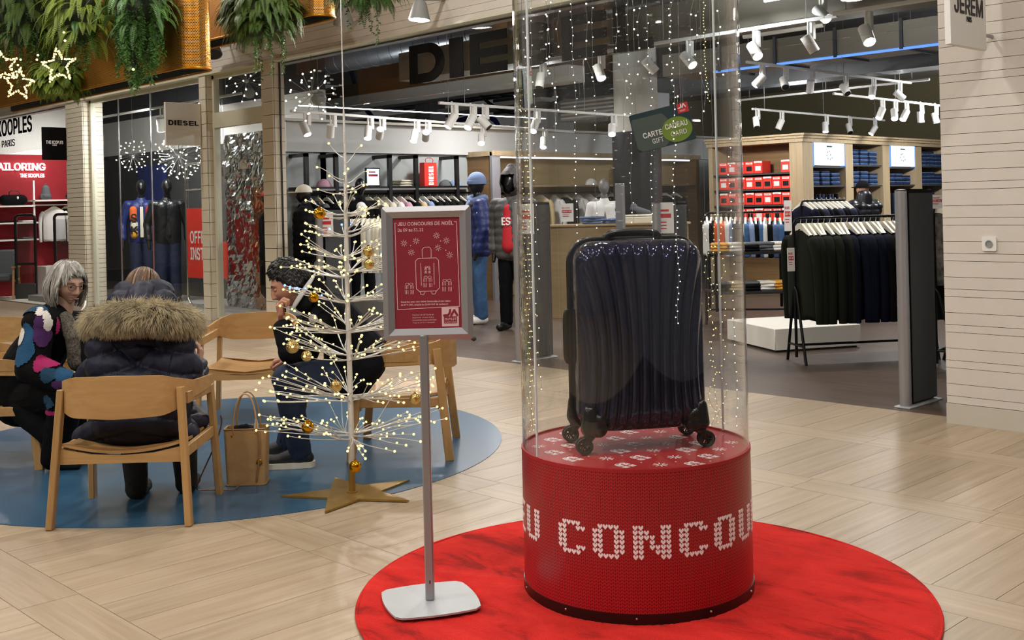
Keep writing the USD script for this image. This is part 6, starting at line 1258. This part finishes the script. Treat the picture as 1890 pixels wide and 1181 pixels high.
for k, (p, d) in enumerate((((-16.0, 8.0, 3.12), (-.3, .2, -1)), ((-14.6, 7.9, 3.1), (-.4, .2, -1)), ((-12.7, 7.9, 3.22), (.1, .2, -1)))): track_spot(p, d, k != 1, f"white spot inside the {['left window above the printed jacket', 'left window near the blade sign', 'upper pane of the middle window'][k]}", s=1.3)
track((-19, 8.0, 3.14), (-13.6, 8.0, 3.14), "white light track inside the left shop window")

# ---- the red shop at far left
WX = -22.0
struct("wall_red", span(WX - .12, WX, 7.55, 10, 0, 2.71), "red_wall"); struct("wall_red_top", span(WX - .12, WX + .02, 7.55, 10, 2.712, 4.8), "white")
t = thing("neon_sign", "white glowing wall letters on the red wall", "sign")
part(t, "big_letters", xf(text("TAILORING", .135, 1.02, .03, True), frame((WX + .03, 7.53, 2.41), (0, 1, 0))), "neon_white", False); part(t, "small_letters", xf(text("THE KOOPLES", .065, .46, .02, True), frame((WX + .03, 8.07, 2.275), (0, 1, 0))), "neon_white", False)
t = thing("wall_rack", "white metal wall shelving with hanging rail on the red wall", "shelving")
for y in (8.20, 7.42): part(t, "upright", span(WX + .30, WX + .33, y, y + .03, .3, 2.2), "white", False)
part(t, "shelf", span(WX + .01, WX + .42, 8.2, 9.6, 1.80, 1.83), "white", False); part(t, "shelf", span(WX + .01, WX + .42, 7.3, 8.2, 1.70, 1.73), "white", False); part(t, "shelf", span(WX + .01, WX + .42, 7.3, 8.25, 1.38, 1.41), "white", False); part(t, "shelf", span(WX + .01, WX + .42, 7.3, 8.25, 1.06, 1.09), "white", False); part(t, "rail", cyl((WX + .25, 8.2, 1.73), (WX + .25, 9.6, 1.73), .014), "white")
backpack((WX + .22, 8.48, 1.83), 90, "cloth_grey", "charcoal backpack on the right shelf of the red wall", .72)
t = thing("travel_bag", "dark weekender bag with white tag on the left shelf of the red wall", "bag", (WX + .23, 7.86, 1.735), 90); part(t, "bag_body", blob([((-.16, 0, .10), (.16, 0, .10), .1, .1)], .02), "cloth_black", True); part(t, "handles", tube(bez([(-.08, -.06, .18), (-.06, -.06, .27), (.06, -.06, .27), (.08, -.06, .18)], 10), .008, 6), "leather_black", True); part(t, "tag", ball((.05, -.1, .14), (.02, .006, .03), 1), "white", True)
t = thing("hand_bag", "small dark handbag at the right end of the red wall's shelf", "bag", (WX + .22, 8.98, 1.83), 90); part(t, "bag_body", blob([((-.06, 0, .06), (.06, 0, .06), .06, .06), ((-.05, 0, .1), (.05, 0, .1), .05, .05)], .016), "leather_black", True); part(t, "handle", tube(bez([(-.05, 0, .13), (0, 0, .2), (.05, 0, .13)], 8), .006, 6), "leather_black", True)
sc_ = ["cloth_white", "cloth_black", "cloth_white", "cloth_black", "cloth_black"]
for k, y in enumerate((8.62, 8.86, 8.99, 9.10, 9.22)):
    t = thing("shop_shirt", f"{wn_[sc_[k]]} shirt, {ORD[k]} from the left under the red wall's shelf", "shirt", (WX + .25, y, 1.71), 66 if k == 0 else 20 + 10 * k, "shirts on the red wall's rail"); part(t, "garment", HUNG[k], sc_[k], True); part(t, "hanger", HANG, "hanger", 40)
for k, (y, z, m, l) in enumerate(((8.12, 1.41, "cloth_white", "white folded shirt on the red wall's middle shelf"), (7.72, 1.41, "cloth_black", "black folded shirt on the red wall's middle shelf"), (8.12, 1.09, "cloth_grey", "grey folded shirt on the red wall's low shelf"))): single("folded_shirt", xf(JM[k], rotz(90, (WX + .2, y, z))), m, l, "shirt", smooth=True)
single("white_plinth", span(WX + .02, WX + .6, 8.3, 9.05, 0, .55), "white", "white plinth below the shirts on the red wall", "plinth")
def kgate(p, label):
    t = thing("shop_gate", label, "security gate", p, math.degrees(math.atan2(RIGHT[1], RIGHT[0]))); part(t, "frame", tube([(x, 0, z + .79) for x, z in rounded(.36, 1.5, .07, 5)], .026, 10, True), "black_gloss", True); part(t, "clear_panel", box((0, 0, .80), (.30, .012, 1.3)), "gate_panel", False); part(t, "cross_bar", box((0, 0, .64), (.32, .04, .04)), "black"); part(t, "foot", box((0, 0, .14), (.38, .12, .28), .01), "dark_grey")
kgate((-20.99, 7.78, 0), "black rounded clear-panel security gate nearer the left frame edge, before the red shop"); kgate((-20.49, 8.30, 0), "black rounded security gate just left of the cream pier, before the red shop")
t = thing("armchair", "wooden armchair with dark grey cushions inside the red shop", "chair", (-21.38, 7.40, 0), 60)
part(t, "seat_cushion", box((0, 0, .40), (.56, .56, .12), .03), "cloth_grey"); part(t, "back_cushion", xf(box((0, .27, .66), (.56, .12, .5), .04), trimesh.transformations.rotation_matrix(-.2, [1, 0, 0], [0, .27, .45])), "cloth_grey")
for q in (-1, 1): part(t, "arm_frame", join(beam((q * .32, -.3, 0), (q * .32, -.22, .58), .035, .05, (0, 1, 0)), beam((q * .32, .36, 0), (q * .32, .24, .6), .035, .05, (0, 1, 0)), beam((q * .32, -.3, .59), (q * .32, .34, .58), .05, .03), beam((q * .32, -.25, .34), (q * .32, .28, .34), .03, .05)), "oak", 35)

# ================================================================ letters and blade signs
LY, L0, L1 = 7.385, 2.80, 3.20
t = thing("shop_lettering", "huge dark shop letters on the glass above the entrance", "sign")
for ch, a, b in LOGO: part(t, "letter", xf(logo_letter(ch, .4, (b - a) * .01, .008), frame((-9.144 + a * .01, LY, L0), (1, 0, 0))), "letter_black", False, label=f"dark letter {ch}")
t = thing("shop_lettering", "black letters on the glass of the red shop at far left", "sign")
part(t, "name", xf(text("THE KOOPLES", .27, 2.50, .008, True), frame((-22.05, 7.405, 2.99), (1, 0, 0))), "letter_black", False); part(t, "city", xf(text("PARIS", .12, .62, .008), frame((-20.98, 7.405, 2.78), (1, 0, 0))), "letter_black", False)
def blade(x, y0, y1, z0, z1, face, label, lines, edge="white", chamfer=False):
    t = thing("blade_sign", label, "sign")
    part(t, "panel", span(x - .02, x + .02, y0, y1, z0, z1, .003), face)
    for s_, m, hh, w, z in lines: part(t, "lettering", xf(moved(logo_word(hh, w, .002) if s_ == "DIESEL" else text(s_, hh, w, .002, True), (-w / 2, 0, 0)), frame((x + .021, (y0 + y1) / 2, z), (0, 1, 0))), m, False)
    for z in (z0 + .1, z1 - .1): part(t, "bracket", cyl((x, y1, z), (x, 7.34, z), .012), "alu")
blade(-13.5, 6.81, 7.31, 2.395, 2.955, "white", "white square blade sign with black lettering on the pier between the left windows", (("DIESEL", "black_ink", .066, .43, 2.655),))
blade(-17.9, 6.93, 7.31, 2.41, 2.93, "letter_black", "black square blade sign with small white lettering on the far-left pier", (("THE KOOPLES", "white_ink", .05, .27, 2.665), ("PARIS", "white_ink", .018, .07, 2.635)))
blade(-2.95, 6.50, 7.0, 2.40, 3.1, "white", "white blade sign cut by the top edge on the cream board wall", (("JEREM", "black_ink", .105, .40, 2.60), ("PARIS", "black_ink", .03, .07, 2.555)))

# ================================================================ gold mesh boxes and hanging plants
def mesh_wall(path, z0, z1, label, rep=70):
    p = np.array(path, float); seg = np.linalg.norm(np.diff(p, axis=0), axis=1); u = np.r_[0, np.cumsum(seg)] * rep
    n = len(p); v = np.vstack([np.c_[p, np.full(n, z)] for z in (z0, z1)]); i = np.arange(n - 1); f = np.vstack([np.c_[i, i + 1, i + n + 1], np.c_[i, i + n + 1, i + n]])
    uv = np.vstack([np.c_[u, np.full(n, z * rep)] for z in (z0, z1)])
    t = thing("gold_mesh_box", label, "mesh panel")
    part(t, "mesh_panel", trimesh.Trimesh(v, f, process=False), "gold_perforated", False, uv=uv); part(t, "bottom_rim", tube(np.c_[p, np.full(n, z0)], .012, 8), "gold_mesh", True)
    q = p.copy(); q[:, 1] += np.where(np.arange(n) == 0, .03, np.where(np.arange(n) == n - 1, -.03, 0)); e_ = np.gradient(p, axis=0); e_ /= np.linalg.norm(e_, axis=1)[:, None]; q = p + np.stack([-e_[:, 1], e_[:, 0]], 1) * .03
    v2 = np.vstack([np.c_[q, np.full(n, z)] for z in (z0, z1)])
    part(t, "inner_liner", trimesh.Trimesh(v2, f, process=False), "ceiling_dark", False)
def band_path(x0, x1, y, r):
    """front face along X with a half-round end, the back face behind it"""
    return [(x0, y)] + [(x1 - r + r * math.cos(a), y + r + r * math.sin(a)) for a in np.linspace(-math.pi / 2, math.pi / 2, 16)] + [(x0, y + 2 * r)]
mesh_wall(band_path(-13.5, -8.72, 4.6, .15), 2.75, 4.2, "gold perforated mesh box hanging at the upper left, in front", 46)
mesh_wall(band_path(-13.0, -8.83, 6.0, .15), 3.36, 4.6, "gold perforated mesh box behind, right of the front one", 46)
pr = random.Random(17)
def leaf(c, d, n, L, w):
    s = np.cross(d, n); s /= np.linalg.norm(s) + 1e-9
    return np.array([c, c + d * L * .5 + s * w + n * .15 * w, c + d * L, c + d * L * .5 - s * w + n * .15 * w])
def quads(qs):
    q = np.array(qs); n = len(q); v = q.reshape(-1, 3); i = np.arange(n) * 4
    return trimesh.Trimesh(v, np.vstack([np.c_[i, i + 1, i + 2], np.c_[i, i + 2, i + 3]]), process=False)
def frond(o, az, L, droop, wid, n=16):
    d0 = A(math.cos(az), math.sin(az), pr.uniform(.1, .5)); pts = [A(*o)]; d = d0 / np.linalg.norm(d0); qs = []
    for k in range(n):
        d = d + A(0, 0, -droop / n * (1 + k / n)); d /= np.linalg.norm(d); pts.append(pts[-1] + d * L / n)
        s = np.cross(d, UP); s /= np.linalg.norm(s) + 1e-9; up_n = np.cross(s, d); f = math.sin(math.pi * min(1, (k + 1.2) / (n + .6)) ** .8)
        for q in (-1, 1): qs.append(leaf(pts[-1], (s * q + d * .5 - UP * .25), up_n, wid * f + .004, .0028 + .0030 * f))
    return join(quads(qs), tube(pts, np.linspace(.003, .001, n + 1), 4))
def vine(o, L, seed):
    g = random.Random(seed); pts = [A(*o)]; qs = []
    for k in range(int(L / .02)):
        pts.append(pts[-1] + A(g.uniform(-.006, .006), g.uniform(-.006, .006), -.02))
        for _ in range(2): a = g.uniform(0, 6.28); qs.append(leaf(pts[-1], A(math.cos(a), math.sin(a), -.7), A(-math.sin(a), math.cos(a), .2), g.uniform(.018, .034), .007))
    return join(quads(qs), tube(pts, .0012, 3))
def broad(o, az, L, w): d = A(math.cos(az), math.sin(az), pr.uniform(-.3, .5)); d /= np.linalg.norm(d); return quads([leaf(A(*o), d, np.cross(np.cross(d, UP), d), L, w)] + [leaf(A(*o) + d * L * .9, d - UP * .5, np.cross(np.cross(d, UP), d), L * .4, w * .5)])
def plant(c, r, nf, nv, nb, label, fm, vm="leaf_mid", bm="leaf_dark", fl=(.2, .38), vl=(.2, .5), top=None):
    c = A(*c); r = A(*r); t = thing("hanging_plant", label, "plant", c)
    part(t, "moss_core", wrinkle(ball((0, 0, 0), r * .72, 3), .05, 9, 1), "moss", True)
    part(t, "hanging_wire", cyl((0, 0, 0), (0, 0, 4.88 - c[2]), .004, n=5), "black")
    def on(lo=-1, hi=.7):
        while True:
            d = A(pr.gauss(0, 1), pr.gauss(0, 1), pr.gauss(0, 1)); d /= np.linalg.norm(d)
            if lo < d[2] < hi: return d
    rest = []
    for k in range(nf):
        d = on(-.95); m = frond(d * r * .68, math.atan2(d[1], d[0]) + pr.uniform(-.4, .4), pr.uniform(*fl), pr.uniform(1.0, 2.8), pr.uniform(.022, .04), 20)
        if k < 40: part(t, "fern_frond", m, fm if k % 3 else vm, False)
        else: rest.append(m)
    if rest: part(t, "fern_fronds", join(rest), fm, False, kind="stuff")
    vs = []
    for k in range(nv): d = on(-1, .1); vs.append(vine(d * r * .7, pr.uniform(*vl), k))
    if vs: part(t, "trailing_vines", join(vs), vm, False, kind="stuff")
    bs = []
    for k in range(nb): d = on(-.9); bs.append(broad(d * r * .72, math.atan2(d[1], d[0]) + pr.uniform(-.6, .6), pr.uniform(.06, .12), pr.uniform(.008, .017)))
    if bs: part(t, "broad_leaves", join(bs), bm, False, kind="stuff")
plant((-11.616, 4.350, 3.613), (.55, .35, .50), 260, 30, 160, "big dark fern cluster in the top left corner", "leaf_fern")
plant((-11.108, 4.500, 2.916), (.34, .28, .23), 280, 0, 60, "round fern ball below the mesh box, behind the glowing star", "leaf_lime", fl=(.12, .22))
plant((-10.111, 4.300, 3.368), (.26, .22, .40), 150, 16, 10, "pale green fern cluster between the two front mesh openings", "leaf_lime")
plant((-9.059, 4.350, 3.317), (.34, .24, .36), 90, 170, 40, "trailing plant with long hanging vines before the gold mesh corner", "leaf_mid", vl=(.15, .52))
plant((-9.055, 4.300, 2.769), (.05, .05, .06), 3, 12, 4, "small leafy tail hanging lowest below the gold mesh", "leaf_fern", fl=(.08, .14), vl=(.1, .22))
plant((-9.312, 5.700, 3.435), (.48, .34, .34), 320, 10, 170, "wide fern cluster hanging between the mesh boxes, right of the front corner", "leaf_fern", fl=(.16, .30))
plant((-7.513, 5.600, 3.402), (.28, .25, .18), 130, 4, 10, "fern cluster at the top edge above the unlit floodlight", "leaf_mid", fl=(.2, .34))
def star_light(p, r, tilt, label, rot):
    t = thing("star_light", label, "star light", p, rot); pts = []
    for k in range(10): a = math.radians(90 + 36 * k + tilt); q = r if k % 2 == 0 else r * .46; pts.append(A(q * math.cos(a), 0, q * math.sin(a)))
    pts_ = [a * (1 - f) + b * f for a, b in zip(pts, pts[1:] + pts[:1]) for f in (0, .2, .4, .6, .8)]
    part(t, "wire_frame", tube(pts, .003, 5, True), "gold_mesh"); part(t, "light_bulbs", join([ball(p_ + A(pr.uniform(-.008, .008), pr.uniform(-.01, .01), pr.uniform(-.008, .008)), .0085, 1) for p_ in pts_ for _ in range(2)]), "led_star", True, kind="stuff"); part(t, "cord", cyl((0, 0, r * .9), (0, 0, r + .5), .002, n=4), "black")
star_light((-9.916, 4.000, 2.841), .155, 6, "glowing wire star in front of the round fern ball", 46); star_light((-10.860, 4.000, 2.771), .15, -8, "lowest glowing wire star, left of the fern ball", 46); star_light((-11.256, 4.000, 2.984), .15, 10, "glowing wire star cut by the left frame edge", 46)
for k, p in enumerate(((-10.357, 3.980, 2.946), (-10.821, 3.980, 2.946), (-10.866, 3.980, 2.889), (-9.731, 3.980, 3.115), (-9.712, 3.980, 3.041), (-8.401, 3.980, 2.651), (-10.750, 3.980, 2.990), (-10.329, 3.980, 2.983))):
    t = thing("fairy_bulb", f"single glowing bulb among the leaves, {ORD[k]} of the loose bulbs at the upper left", "light", p, group="loose glowing bulbs among the hanging plants"); part(t, "bulb", ball((0, 0, 0), .011, 1), "led_star", True); part(t, "cord", cyl((0, 0, 0), (0, 0, .35), .0015, n=4), "black")
